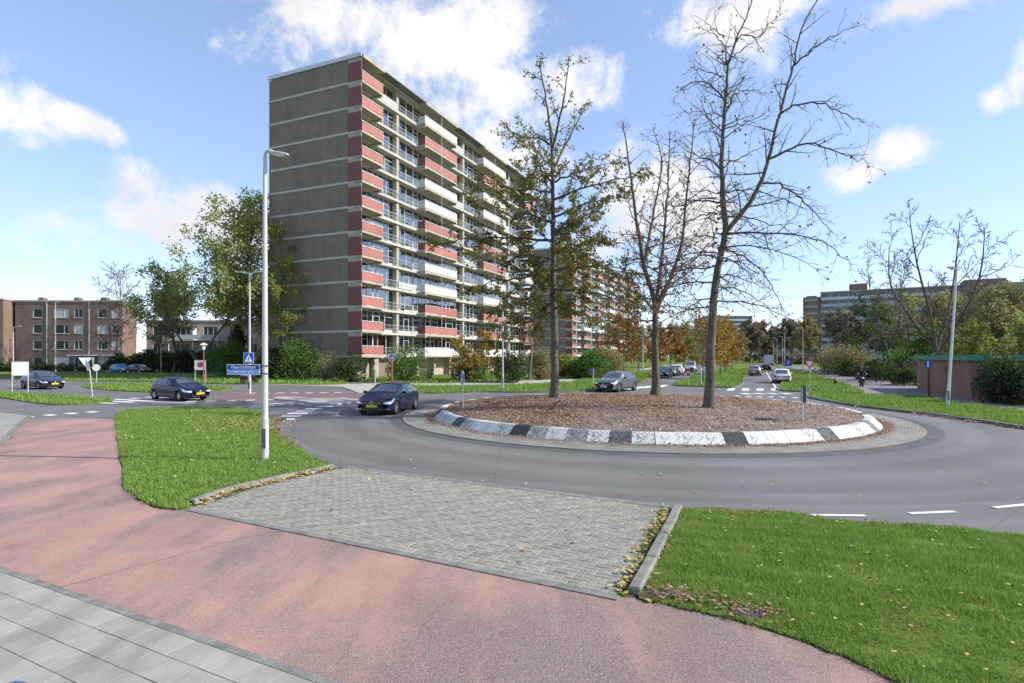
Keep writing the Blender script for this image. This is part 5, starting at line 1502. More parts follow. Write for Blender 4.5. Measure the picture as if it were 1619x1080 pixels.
# ------------------------------------------------------------------ cars
tyre_m = plain('tyre_rubber', (.018, .018, .019), .85, var=.2)
rim_m = plain('alloy_rim', (.42, .43, .45), .3, .7, var=.08)
under_m = plain('car_underbody', (.012, .012, .013), .9)
trim_m = plain('black_trim', (.016, .016, .018), .45, var=.1)
lamp_m = plain('headlight_lens', (.72, .75, .78), .08, spec=.9, var=.15, scale=9)
tail_m = plain('tail_light_lens', (.36, .012, .012), .12, spec=.8, var=.1)
plate_m = plain('yellow_number_plate', (.72, .46, .03), .5, var=.04)
chrome_m = plain('chrome', (.66, .67, .69), .15, .9, var=.05)
def car_glass():
    m, nt, bs = _mat('car_glass')
    bs.inputs['Base Color'].default_value = (.055, .065, .075, 1); bs.inputs['Roughness'].default_value = .04
    bs.inputs['Specular IOR Level'].default_value = 1.0; bs.inputs['Coat Weight'].default_value = .6; bs.inputs['Coat Roughness'].default_value = .03
    return m
cglass_m = car_glass()
def car_paint(name, col, metal=.35):
    m, nt, bs = _mat(name)
    c = ramp(nt, noise(nt, 1.4, 4), [(.3, tuple(x * .9 for x in col)), (.7, tuple(min(1, x * 1.1) for x in col))])
    nt.links.new(c, bs.inputs['Base Color'])
    bs.inputs['Metallic'].default_value = metal; bs.inputs['Roughness'].default_value = .38
    bs.inputs['Coat Weight'].default_value = .45; bs.inputs['Coat Roughness'].default_value = .05; bs.inputs['Specular IOR Level'].default_value = .3
    return m

def wheel_meshes(r, wd, spokes):
    t = MB(); n = 24
    prof = [(r * .62, -wd / 2), (r * .93, -wd / 2), (r, -wd * .33), (r, wd * .33), (r * .93, wd / 2), (r * .62, wd / 2)]
    vs = [(q * math.cos(2 * math.pi * k / n), y, q * math.sin(2 * math.pi * k / n)) for k in range(n) for q, y in prof]
    fs = [(k * 6 + j, ((k + 1) % n) * 6 + j, ((k + 1) % n) * 6 + j + 1, k * 6 + j + 1) for k in range(n) for j in range(5)]
    t.add(vs, fs)
    w = MB()
    w.add([(r * .63 * math.cos(2 * math.pi * k / n), y, r * .63 * math.sin(2 * math.pi * k / n)) for y in (wd * .42, -.02) for k in range(n)] +
          [(r * .56 * math.cos(2 * math.pi * k / n), wd * .42, r * .56 * math.sin(2 * math.pi * k / n)) for k in range(n)],
          [(k, (k + 1) % n, n + (k + 1) % n, n + k) for k in range(n)] + [(k, 2 * n + k, 2 * n + (k + 1) % n, (k + 1) % n) for k in range(n)])
    for s in range(spokes):
        a = 2 * math.pi * s / spokes
        M_ = Matrix.Rotation(-a, 4, 'Y')
        w.box(.0, r * .58, wd * .28, wd * .40, -.035 if spokes < 8 else -.02, .035 if spokes < 8 else .02, M=M_)
    w.tube([(0, wd * .2, 0), (0, wd * .44, 0)], .065, 10)
    w.add([(r * .6 * math.cos(2 * math.pi * k / n), 0, r * .6 * math.sin(2 * math.pi * k / n)) for k in range(n)], [tuple(range(n))], 1)
    return t.mesh('tyre', tyre_m, True), w.mesh('rim', [rim_m, under_m])

def interp(xs, ys, x):
    return float(np.interp(x, xs, ys))

class CarShape:
    def __init__(s, L, W, top, shoulder, plan, wb, wr, front_over, rake):
        s.L, s.W, s.wb, s.wr = L, W, wb, wr
        s.top = (np.array([p[0] for p in top]), np.array([p[1] for p in top]))
        s.sho = (np.array([p[0] for p in shoulder]), np.array([p[1] for p in shoulder]))
        s.plan = (np.array([p[0] for p in plan]), np.array([p[1] for p in plan]))
        s.xf = L / 2 - front_over; s.xr = s.xf - wb
        s.rake = rake
    def sm(s, arr, x):
        return (interp(*arr, x - .05) + 2 * interp(*arr, x) + interp(*arr, x + .05)) / 4
    def w(s, x): return s.sm(s.plan, x) * s.W / 2
    def zs(s, x): return s.sm(s.sho, x)
    def zt(s, x): return max(s.sm(s.top, x), s.zs(x) + .015)
    def zl(s, x):
        z = .20
        if x > s.L / 2 - .35: z += .06 * (x - s.L / 2 + .35) / .35
        if x < -s.L / 2 + .4: z += .14 * (-s.L / 2 + .4 - x) / .4
        for c in (s.xf, s.xr):
            q = (s.wr + .055)**2 - (x - c)**2
            if q > 0: z = max(z, s.wr + math.sqrt(q))
        return z
    def cabin(s, x): return min(1.0, max(0.0, (s.zt(x) - s.zs(x)) / .42))
    def side(s, x, t):
        """t 0 sill .. 1 shoulder"""
        w = s.w(x); zl, zs = s.zl(x), s.zs(x)
        z = zl + (zs - zl) * t
        zr = (z - .2) / max(.1, zs - .2)
        y = w * (.945 + .055 * math.sin(min(1, max(0, zr * 1.15)) * math.pi * .62)) - (.035 * max(0, zr - .72) / .28)
        return (x, y, z)
    def upper(s, x, t):
        """t 0 shoulder .. 1 roof edge"""
        x0, y0, z0 = s.side(x, 1); c = s.cabin(x)
        zt = s.zt(x)
        z1 = zt - .02 - .045 * c; y1 = y0 * (1 - .045 - .20 * c) - .02
        return (x, y0 + (y1 - y0) * (t ** 1.15), z0 + (z1 - z0) * t)
    def roof(s, x, t):
        """t 0 roof edge .. 1 centre"""
        x0, y0, z0 = s.upper(x, 1)
        zt = s.zt(x)
        return (x, y0 * (1 - t), z0 + (zt - z0) * math.sin(t * math.pi / 2) ** .8)
    def section(s, x):
        r = [s.side(x, t) for t in (0, .14, .3, .5, .7, .86, .96)] + [s.upper(x, t) for t in (0, .25, .5, .75)] + [s.roof(x, t) for t in (0, .12, .4, .7, 1.0)]
        return r
    def body(s):
        n = int(s.L / .045); b = MB()
        e = .0
        xs = [-s.L / 2 + s.L * i / n for i in range(n + 1)]
        rings = []
        for x in xs:
            h = s.section(x)
            # rounded nose and tail in plan: pull the outer points back
            rings.append(h)
        m = len(rings[0]); vs = []; fs = []
        def bend(p):
            x, y, z = p
            f = (abs(y) / (s.W / 2)) ** 3.0
            k = .26 if x > 0 else .14
            edge = max(0, abs(x) - (s.L / 2 - .55)) / .55
            x = x - math.copysign(k * f * edge, x)
            # bumper curvature in elevation
            if edge > 0:
                x = x - math.copysign(edge * (.05 * abs((z - .5) / .35) ** 2 if z < 1.0 else .05), x)
            return (x, y, z)
        s.bend = bend
        for h in rings:
            vs += [bend(p) for p in h] + [bend((p[0], -p[1], p[2])) for p in h[-2::-1]]
        M = 2 * m - 1
        for i in range(n):
            for k in range(M - 1):
                fs.append((i * M + k, i * M + k + 1, (i + 1) * M + k + 1, (i + 1) * M + k))
        fs.append(tuple(range(M))); fs.append(tuple(range(n * M + M - 1, n * M - 1, -1)))
        b.add(vs, fs)
        return b
    def patch(s, fn, x0, x1, t0, t1, off, nx=8, nt_=5, sgn=1, mirror_full=False):
        """grid sampled from a body surface and lifted off it by off"""
        def P(x, t):
            p = fn(x, t); return Vector(s.bend((p[0], p[1] * sgn, p[2])))
        vs = []
        e = .004
        for i in range(nx + 1):
            for j in range(nt_ + 1):
                u = i / nx; v = j / nt_
                xa = x0(v) if callable(x0) else x0; xb = x1(v) if callable(x1) else x1
                x = xa + (xb - xa) * u; t = t0 + (t1 - t0) * v
                p = P(x, t); du = P(x + e, t) - P(x - e, t); dv = P(x, min(1, t + e)) - P(x, max(0, t - e))
                nrm = du.cross(dv)
                if nrm.length < 1e-12: nrm = Vector((0, 0, 1))
                nrm.normalize()
                if nrm.y * sgn < 0 and abs(nrm.y) > .3: nrm = -nrm
                elif abs(nrm.y) <= .3 and nrm.z < 0: nrm = -nrm
                vs.append(p + nrm * off)
        fs = [(i * (nt_ + 1) + j, (i + 1) * (nt_ + 1) + j, (i + 1) * (nt_ + 1) + j + 1, i * (nt_ + 1) + j + 1) for i in range(nx) for j in range(nt_)]
        return vs, fs
    def across(s, x0, x1, off, nx=8, ny=10, shrink=.94, t=.0):
        """glass lying over the full width between the roof edges"""
        vs = []; 
        for i in range(nx + 1):
            x = x0 + (x1 - x0) * i / nx
            for j in range(ny + 1):
                q = (j / ny * 2 - 1)
                tt = 1 - abs(q) * shrink
                p = s.roof(x, tt)
                vs.append(Vector(s.bend((p[0], math.copysign(p[1], q), p[2]))) + Vector((.6 * off * (1 if x > 0 else -1), 0, off)))
        fs = [(i * (ny + 1) + j, (i + 1) * (ny + 1) + j, (i + 1) * (ny + 1) + j + 1, i * (ny + 1) + j + 1) for i in range(nx) for j in range(ny)]
        return vs, fs

def make_car(name, label, cat, paint, L, W, Hh, kind='hatch', group=None, grille='slim', rim_spokes=5, plate=plate_m, glass_split=3, rails=False):
    l = L / 2
    if kind == 'hatch':
        top = [(-l, .80), (-l + .10, 1.02), (-l + .55, Hh - .12), (-l + 1.15, Hh - .015), (-l + 1.9, Hh), (-l + 2.35, Hh - .04), (l - 1.12, 1.02), (l - .95, .97), (l - .3, .80), (l, .66)]
        sho = [(-l, .78), (-l + .3, .95), (-l + 1.4, .95), (l - 1.5, .91), (l - 1.0, .88), (l - .4, .74), (l, .60)]
    elif kind == 'suv':
        top = [(-l, .95), (-l + .10, 1.15), (-l + .55, Hh - .10), (-l + 1.1, Hh - .01), (-l + 2.0, Hh), (-l + 2.45, Hh - .05), (l - 1.2, 1.14), (l - 1.0, 1.09), (l - .25, .96), (l, .78)]
        sho = [(-l, .9), (-l + .3, 1.06), (-l + 1.4, 1.06), (l - 1.5, 1.02), (l - 1.0, 1.0), (l - .4, .9), (l, .72)]
    elif kind == 'coupe':
        top = [(-l, .92), (-l + .12, 1.06), (-l + .9, Hh - .14), (-l + 1.5, Hh - .02), (-l + 2.1, Hh), (-l + 2.6, Hh - .06), (l - 1.15, 1.1), (l - .98, 1.05), (l - .3, .92), (l, .76)]
        sho = [(-l, .86), (-l + .3, 1.03), (-l + 1.4, 1.02), (l - 1.5, .98), (l - 1.0, .97), (l - .4, .86), (l, .70)]
    plan = [(-l, .80), (-l + .15, .90), (-l + .6, .98), (-l + 1.2, 1.0), (l - 1.2, 1.0), (l - .6, .97), (l - .2, .90), (l, .80)]
    s = CarShape(L, W, top, sho, plan, L * .618, .315 if kind == 'hatch' else .35, .86, 0)
    root = thing(name, label, cat, group=group)
    s.body().build('body', paint, root, smooth=True)
    # greenhouse
    x_ws0, x_ws1 = -l + 2.42, l - 1.17
    v, f = s.across(x_ws0 + .04, x_ws1 - .02, .012, shrink=.93)
    MB().add(v, f).build('windscreen', cglass_m, root, smooth=True)
    v, f = s.across(-l + .14, -l + .62, .012, shrink=.86)
    MB().add(v, f).build('rear_window', cglass_m, root, smooth=True)
    cuts = [(-l + 1.42, l - 1.62), (-l + .62, -l + 1.36)] if glass_split == 2 else [(-l + 1.98, l - 1.52), (-l + 1.02, -l + 1.92), (-l + .58, -l + .96)]
    for sg in (1, -1):
        for i, (xa, xb) in enumerate(cuts):
            fr = (i == 0); last = (i == len(cuts) - 1)
            X1 = (lambda t, xb=xb: xb - .62 * t) if fr else xb
            X0 = (lambda t, xa=xa: xa + .30 * t) if last else xa
            v, f = s.patch(s.upper, X0, X1, .06, .88, .010, sgn=sg)
            MB().add(v, f).build('side_window', cglass_m, root, smooth=True)
    # wheels
    tm, wm = wheel_meshes(s.wr, .20, rim_spokes)
    for x in (s.xf, s.xr):
        for sg in (1, -1):
            wo = bpy.data.objects.new('wheel', tm); link(wo, root)
            wo.location = (x, sg * (W / 2 - .125), s.wr); wo.rotation_euler = (0, 0, 0 if sg > 0 else math.pi)
            put('rim', wm, wo)
    u = MB().box(-l + .25, l - .25, -W / 2 + .24, W / 2 - .24, .17, .62)
    u.build('underbody', under_m, root)
    # lights, grille, plates, mirrors
    hz = s.zs(l - .22) - .10
    for sg in (1, -1):
        b = MB(); v, f = s.patch(s.side, l - .62, l - .05, .74, .97, .012, sgn=sg); b.add(v, f)
        Mx = Matrix.Translation((l - .19, sg * W * .335, hz + .0)) @ Matrix.Rotation(sg * -.30, 4, 'Z')
        b.ball((0, 0, 0), (.15, .20, .07), 12, 6, M=Mx)
        b.build('headlight', lamp_m, root, smooth=True)
        b = MB(); v, f = s.patch(s.side, -l + .04, -l + .42, .72, .98, .012, sgn=sg); b.add(v, f)
        b.ball((-l + .10, sg * W * .35, s.zs(-l + .1) - .06), (.10, .16, .085), 10, 6)
        b.build('tail_light', tail_m, root, smooth=True)
        xm = l - 1.55
        MB().ball((xm, sg * (s.w(xm) + .09), s.zs(xm) + .09), (.07, .12, .075), 10, 6).tube([(xm, sg * (s.w(xm) - .08), s.zs(xm) + .03), (xm, sg * (s.w(xm) + .05), s.zs(xm) + .07)], .03, 6).build('wing_mirror', trim_m if kind == 'coupe' else paint, root, smooth=True)
        hb = MB()
        for xh in ((-l + 1.45, -l + 2.35) if glass_split == 3 else (-l + 2.2,)):
            p = s.side(xh, .80); hb.box(p[0] - .09, p[0] + .09, sg * p[1] - .018, sg * p[1] + .022, p[2] - .015, p[2] + .015)
        hb.build('door_handle', trim_m, root)
        MB().add(*s.patch(s.side, s.xr + s.wr + .1, s.xf - s.wr - .1, .0, .16, .006, sgn=sg)).build('sill_trim', trim_m, root, smooth=True)
        dl = MB()
        for xd in ((-l + 1.95, -l + 1.02, l - 1.42) if glass_split == 3 else (-l + 1.4, l - 1.45)):
            dl.add(*s.patch(s.side, xd - .006, xd + .006, .1, .99, .004, nx=1, nt_=8, sgn=sg))
        dl.build('door_gap', under_m, root)
    nx = l - .005
    if grille == 'wide':
        g = MB().box(nx - .10, nx + .02, -.46, .46, .46, .70)
        g.build('grille', trim_m, root)
        cb = MB()
        for sg in (1, -1):
            cb.box(nx - .10, nx + .03, sg * .30 - .16, sg * .30 + .16, .585, .60)
        cb.build('grille_bar', chrome_m, root)
        MB().box(nx - .1, nx + .022, -.5, .5, .24, .40).build('air_intake', trim_m, root)
        for sg in (1, -1):
            Mx = Matrix.Translation((nx - .13, sg * .66, .31)) @ Matrix.Rotation(sg * -.45, 4, 'Z')
            MB().box(-.06, .06, -.16, .16, -.025, .025, M=Mx).build('bumper_trim', chrome_m, root)
        MB().tube([(nx - .02, 0, .60), (nx + .045, 0, .60)], .085, 20).build('emblem', chrome_m, root)
        MB().tube([(nx + .045, 0, .60), (nx + .049, 0, .60)], .05, 20).build('emblem', trim_m, root)
    else:
        MB().box(nx - .12, nx + .015, -.34, .34, .52, .64).build('grille', trim_m, root)
        g = MB().add([(nx + .02, y, z) for y, z in ((0, .68), (.09, .55), (0, .50), (-.09, .55))] + [(nx + .03, 0, .56)], [(0, 1, 4), (1, 2, 4), (2, 3, 4), (3, 0, 4)])
        g.build('emblem', chrome_m, root)
        MB().box(nx - .12, nx + .01, -.52, .52, .25, .36).build('air_intake', trim_m, root)
    if grille == 'diamond': pass
    MB().box(nx - .02, nx + .035, -.26, .26, .40, .505).build('number_plate', plate, root)
    MB().box(-nx - .03, -nx + .03, -.26, .26, .62, .73).build('number_plate', plate, root)
    MB().box(-nx - .012, -nx + .1, -W * .38, W * .38, .26, .42).build('rear_diffuser', trim_m, root)
    if rails or kind == 'suv':
        for sg in (1, -1):
            MB().tube([Vector((x, sg * (s.upper(x, 1)[1] - .06), s.zt(x) + (.0 if abs(t - .5) > .49 else .035))) for x, t in [(-l + .9 + (L - 2.7 - .3) * k / 6, k / 6) for k in range(7)]], .018, 6).build('roof_rail', trim_m, root)
    return root

def place(car, x, y, hd, label=None, z=0.004):
    car.location = (x, y, z); car.rotation_euler = (0, 0, math.atan2(hd[1], hd[0]))
    if label: car['label'] = label
    return car
navy = car_paint('navy_paint', (.012, .020, .060)); dblue = car_paint('dark_blue_paint', (.006, .010, .050), .0)
bluegrey = car_paint('blue_grey_paint', (.035, .055, .10)); lblue = car_paint('light_blue_paint', (.06, .22, .42))
silver = car_paint('silver_grey_paint', (.13, .145, .165), .5); white_c = car_paint('white_car_paint', (.70, .71, .72), 0.0)
blackp = car_paint('black_car_paint', (.012, .012, .014), .1); lsilver = car_paint('light_silver_paint', (.42, .44, .46), .5)
white_plate = plain('pale_number_plate', (.70, .66, .50), .5, var=.04)

place(make_car('hatchback_car', 'dark navy hatchback with a round chrome emblem circling the roundabout', 'car', navy, 4.35, 1.82, 1.45, 'hatch', None, 'wide', 10), -6.05, 28.1, (-.17, -.985))
place(make_car('hatchback_car', 'older dark blue hatchback crossing the zebra stripes on the left arm', 'car', dblue, 4.10, 1.72, 1.44, 'hatch', None, 'slim', 6), -20.95, 35.8, (.885, -.465))
place(make_car('hatchback_car', 'blue-grey car behind the white two-post board at the left', 'car', bluegrey, 4.25, 1.76, 1.50, 'hatch', None, 'slim', 9), -39.7, 48.0, (.88, -.47))
place(make_car('crossover_car', 'silver-grey crossover entering the roundabout on its far side', 'car', silver, 4.45, 1.84, 1.56, 'coupe', None, 'wide', 5, white_plate), 8.25, 44.6, (-.60, -.80))
lb = place(make_car('hatchback_car', 'light blue hatchback parked before the dark hedge', 'parked car', lblue, 3.9, 1.70, 1.50, 'hatch', 'cars parked on the side road', 'slim', 6, plate_m, 3), -63.4, 92.0, (.93, -.37), z=.04)
place(make_car('hatchback_car', 'black car parked nose to tail beside the light blue hatchback', 'parked car', blackp, 4.2, 1.76, 1.46, 'hatch', 'cars parked on the side road', 'slim', 6), -58.9, 89.6, (.93, -.37), z=.04)
place(make_car('estate_car', 'white estate car with roof rails parked in the right-hand bay', 'parked car', white_c, 4.5, 1.80, 1.48, 'hatch', None, 'slim', 5, white_plate, 3, True), 27.6, 58.2, (.402, .916))
place(make_car('hatchback_car', 'silver car driving away in the far right carriageway', 'car', lsilver, 4.2, 1.76, 1.47, 'hatch', 'cars driving away down the avenue', 'slim', 6), 34.2, 80, (.402, .916))
place(make_car('hatchback_car', 'dark car ahead of the silver car, driving away', 'car', blackp, 4.2, 1.76, 1.46, 'hatch', 'cars driving away down the avenue', 'slim', 6), 46.6, 104, (.402, .916))
orow = 'cars queued along the far left carriageway'
place(make_car('hatchback_car', 'dark car at the head of the far queue, right behind the middle island trunk', 'car', bluegrey, 4.2, 1.76, 1.46, 'hatch', orow, 'slim', 6), 19.4, 72.5, (-.402, -.916))
place(make_car('hatchback_car', 'grey car second in the far queue', 'car', silver, 4.2, 1.76, 1.46, 'hatch', orow, 'slim', 6), 22.1, 78.8, (-.402, -.916))
place(make_car('hatchback_car', 'white car third in the far queue, before the red and white post', 'car', white_c, 4.2, 1.76, 1.46, 'hatch', orow, 'slim', 6), 24.8, 85.0, (-.402, -.916))
place(make_car('tall_van_car', 'tall silver people carrier in the far left carriageway beside the median', 'car', lsilver, 4.6, 1.9, 1.85, 'suv', orow, 'wide', 5), 31.4, 99.5, (-.402, -.916))

# lorry far down the avenue
lo = thing('lorry', 'grey box lorry seen from behind, far down the avenue', 'lorry', (74.6, 165, .0), math.atan2(.916, .402))
MB().box(-3.4, 2.6, -1.15, 1.15, .75, 3.1).build('cargo_box', plain('lorry_box', (.46, .50, .53), .6, var=.06), lo)
MB().box(2.7, 4.4, -1.1, 1.1, .5, 2.6).box(2.62, 2.7, -1.1, 1.1, .5, 1.2).build('cab', white_pv, lo)
MB().box(-3.3, 4.3, -.45, .45, .45, .74).build('chassis', under_m, lo)
b = MB().box(-3.5, -3.41, -1.1, 1.1, .42, .60); b.build('bumper', trim_m, lo)
for sg in (1, -1):
    MB().box(-3.46, -3.405, sg * .95 - .12, sg * .95 + .12, .62, .74).build('tail_light', tail_m, lo)
    for x in (-2.2, 3.5):
        MB().tube([(x, sg * .85, .48), (x, sg * 1.12, .48)], .48, 16).build('wheel', tyre_m, lo)

# blue car parked against the viewer's corner; only the edge of its roof shows
place(make_car('hatchback_car', 'blue car parked in the near left corner with only its roof edge in view', 'parked car', car_paint('mid_blue_paint', (.06, .14, .30), .3), 4.2, 1.78, 1.47, 'hatch'), -3.46, 2.19, (.893, -.45), z=.04)

# ------------------------------------------------------------------ rider on a scooter
sc = thing('motor_scooter', 'dark motor scooter riding along the right-hand cycle path', 'scooter', (30.8, 50.0, .05), math.atan2(-.916, -.402))
for x in (-.62, .62):
    w_ = MB()
    n = 16
    w_.tube([(x + .19 * math.cos(2 * math.pi * k / n), 0, .24 + .19 * math.sin(2 * math.pi * k / n)) for k in range(n + 1)], .055, 8)
    w_.tube([(x, -.05, .24), (x, .05, .24)], .12, 12)
    w_.build('wheel', tyre_m, sc, smooth=True)
sk = plain('scooter_plastic', (.02, .021, .026), .3, var=.1)
b = MB().ball((-.45, 0, .52), (.42, .17, .20), 14, 8).box(-.18, .34, -.16, .16, .22, .30).ball((.48, 0, .55), (.10, .19, .34), 12, 8)
b.build('fairing', sk, sc, smooth=True)
MB().ball((-.40, 0, .74), (.40, .15, .07), 12, 6).build('saddle', trim_m, sc, smooth=True)
MB().tube([(.62, 0, .25), (.46, 0, .95)], .03, 8).tube([(.42, -.34, 1.0), (.46, 0, .97), (.42, .34, 1.0)], .018, 6).build('handlebar', dark_metal, sc)
MB().ball((.58, 0, .78), (.06, .09, .07), 10, 6).build('headlight', lamp_m, sc, smooth=True)
for sg in (1, -1):
    MB().tube([(.42, sg * .28, 1.0), (.42, sg * .34, 1.14)], .008, 5).ball((.42, sg * .36, 1.17), (.015, .05, .035), 8, 5).build('mirror', lamp_m, sc)
def skin_figure(name, joints, edges, mat, parent):
    me = bpy.data.meshes.new(name)
    me.from_pydata([j[:3] for j in joints], edges, [])
    o = bpy.data.objects.new(name, me); link(o, parent)
    md = o.modifiers.new('skin', 'SKIN')
    for i, j in enumerate(joints):
        sv = me.skin_vertices[0].data[i]; sv.radius = (j[3], j[3] * (j[4] if len(j) > 4 else 1)); sv.use_root = (i == 0)
    o.modifiers.new('sub', 'SUBSURF').levels = 1
    o.modifiers['sub'].render_levels = 2
    me.materials.append(mat)
    return o
pe = thing('person', 'person in dark clothing and a dark helmet seated on the scooter', 'person', (30.8, 50.0, .05), math.atan2(-.916, -.402))
jt = [(-.30, 0, .86, .16), (-.28, 0, 1.05, .165), (-.22, 0, 1.28, .18), (-.17, 0, 1.42, .10), (-.15, 0, 1.50, .07),
      (-.20, .19, 1.37, .075), (.06, .27, 1.16, .055), (.36, .27, 1.02, .04), (.44, .28, 1.02, .042),
      (-.20, -.19, 1.37, .075), (.06, -.27, 1.16, .055), (.36, -.27, 1.02, .04), (.44, -.28, 1.02, .042),
      (-.20, .12, .84, .11), (.22, .17, .76, .085), (.14, .16, .42, .06), (.24, .16, .34, .05),
      (-.20, -.12, .84, .11), (.22, -.17, .76, .085), (.14, -.16, .42, .06), (.24, -.16, .34, .05)]
ed = [(0, 1), (1, 2), (2, 3), (3, 4), (2, 5), (5, 6), (6, 7), (7, 8), (2, 9), (9, 10), (10, 11), (11, 12), (0, 13), (13, 14), (14, 15), (15, 16), (0, 17), (17, 18), (18, 19), (19, 20)]
skin_figure('body', jt, ed, plain('dark_jacket', (.018, .019, .026), .7, var=.3), pe)
MB().ball((-.12, 0, 1.60), (.12, .10, .14), 14, 9).build('head', plain('skin', (.42, .27, .2), .6), pe, smooth=True)
MB().ball((-.135, 0, 1.64), (.145, .13, .145), 16, 9).build('helmet', plain('helmet_black', (.015, .015, .018), .2), pe, smooth=True)
MB().ball((-.045, 0, 1.62), (.07, .095, .055), 12, 6).build('visor', cglass_m, pe, smooth=True)

# ------------------------------------------------------------------ lamp posts
def bez(a, b_, c, n=6):
    a, b_, c = Vector(a), Vector(b_), Vector(c)
    return [a * (1 - t)**2 + b_ * 2 * t * (1 - t) + c * t * t for t in [i / n for i in range(n + 1)]]
def lamp(name, label, x, y, h_, arms, r=.09, z=.05, group=None, lean=0.0, style='flat', mat=None):
    root = thing(name, label, 'street lamp', (x, y, z), 0, group)
    mat = mat or pole_w
    MB().tube([(0, 0, 0), (lean * 1.1 / h_, 0, 1.1), (lean * 1.16 / h_, 0, 1.16), (lean * .5, 0, h_ * .5), (lean, 0, h_)], [r, r, r * .86, r * .72, r * .52], 12).build('pole', mat, root, smooth=False)
    MB().box(-r * .55, r * .55, -r - .004, -r * .6, .35, .85).build('service_door', grey_back, root)
    for (ax, ay) in arms:
        Ld = math.hypot(ax, ay); ux, uy = ax / Ld, ay / Ld
        if style == 'swan':
            MB().tube(bez((lean, 0, h_ - .05), (lean, 0, h_ + .22), (lean + ux * .22, uy * .22, h_ + .10)), .035, 8).build('arm', mat, root, smooth=True)
            Mx = Matrix.Translation((lean, 0, h_ + .10)) @ Matrix.Rotation(math.atan2(uy, ux), 4, 'Z') @ Matrix.Rotation(.17, 4, 'Y')
            MB().ball((Ld * .62, 0, 0), (Ld * .50, .13, .055), 16, 8, M=Mx).build('lamp_head', steel, root, smooth=True)
            MB().ball((Ld * .66, 0, -.035), (Ld * .32, .10, .035), 14, 6, M=Mx).build('lamp_glass', lamp_m, root, smooth=True)
        else:
            MB().tube([(lean, 0, h_ - .03), (lean + ux * Ld * .5, uy * Ld * .5, h_ + .03)], .03, 8).build('arm', mat, root)
            Mx = Matrix.Translation((lean, 0, h_)) @ Matrix.Rotation(math.atan2(uy, ux), 4, 'Z') @ Matrix.Rotation(-.06, 4, 'Y')
            MB().box(Ld * .42, Ld, -.11, .11, .0, .07, M=Mx).build('lamp_head', steel, root)
            MB().box(Ld * .48, Ld * .97, -.09, .09, -.012, .001, M=Mx).build('lamp_glass', lamp_m, root)
    return root
near = lamp('street_lamp', 'tall white lamp post in the grass at front left, carrying the blue street name sign', -6.42, 14.75, 7.93, [(.62, -.12)], .092, .02, style='swan')
b = MB()
for i in range(26):
    a = rr.uniform(0, 6.28); q = rr.uniform(.09, .2)
    b.tube([(q * math.cos(a), q * math.sin(a), 0), (q * 1.1 * math.cos(a), q * 1.1 * math.sin(a), rr.uniform(.05, .22))], [.02, .002], 3)
lamp('street_lamp', 'white lamp post with two opposite arms carrying the pedestrian crossing sign', -19.0, 41.1, 8.75, [(1.05, -.1), (-1.05, .1)], .10, .02)
lamp('street_lamp', 'slim grey lamp post on the grass strip left of the first island tree', -.75, 46.6, 6.7, [(.8, .2)], .085, .06, mat=steel)
lamp('street_lamp', 'leaning grey lamp post standing before the brick substation', 23.1, 30.1, 7.35, [(-.42, .08)], .09, .06, lean=.50, mat=steel)
av = 'lamp posts lining the avenue'
lamp('street_lamp', 'pale lamp post just left of the middle island trunk, by the far footpath', 20.4, 88.5, 6.9, [(.9, -.4)], .085, .06, av)
lamp('street_lamp', 'pale lamp post rising above the queue of far cars', 38.2, 137, 7.6, [(.9, -.4)], .085, .06, av)
for i, (x, y, lb_) in enumerate([(48.7, 95, 'nearest lamp post of the right-hand avenue row, beside the cycle path'), (56.2, 117, 'second lamp post of the right-hand avenue row'),
                                 (65.3, 137, 'third lamp post of the right-hand avenue row'), (72.4, 155, 'fourth lamp post of the right-hand avenue row'), (83, 180, 'farthest lamp post of the right-hand avenue row'),
                                 (27.5, 77, 'thin lamp post in the grass of the median'), (43, 112, 'lamp post among the yellow median trees')]):
    lamp('street_lamp', lb_, x, y, 7.4, [(-.9, .4)], .085, .06, av)
lamp('street_lamp', 'lamp post behind the white board at far left', -58.0, 66, 6.1, [(.9, 0)], .08, .05)
lamp('street_lamp', 'very tall slim post before the four storey flats', -79.0, 98.2, 12.0, [(.5, .1)], .10, .05)
lamp('street_lamp', 'short post with a flat head before the dark hedge on the left', -53.5, 86.5, 4.6, [(.6, 0)], .06, .05)
lamp('street_lamp', 'thin park lamp in front of the flats porch', -69.5, 96.0, 5.0, [(.6, 0)], .06, .05)
# old style lantern on a brown post
la = thing('street_lamp', 'brown lantern post behind the no-parking board', 'street lamp', (-30.0, 55.2, .07))
MB().tube([(0, 0, 0), (0, 0, .9), (0, 0, .95), (0, 0, 3.3)], [.10, .10, .06, .05], 10).build('pole', rust_post, la)
MB().tube([(0, 0, 3.3), (0, 0, 3.75)], [.13, .19], 8).build('lantern', lamp_m, la)
MB().tube([(0, 0, 3.76), (0, 0, 3.83), (0, 0, 3.98)], [.36, .30, .04], 12).build('lamp_hat', white_pt, la)

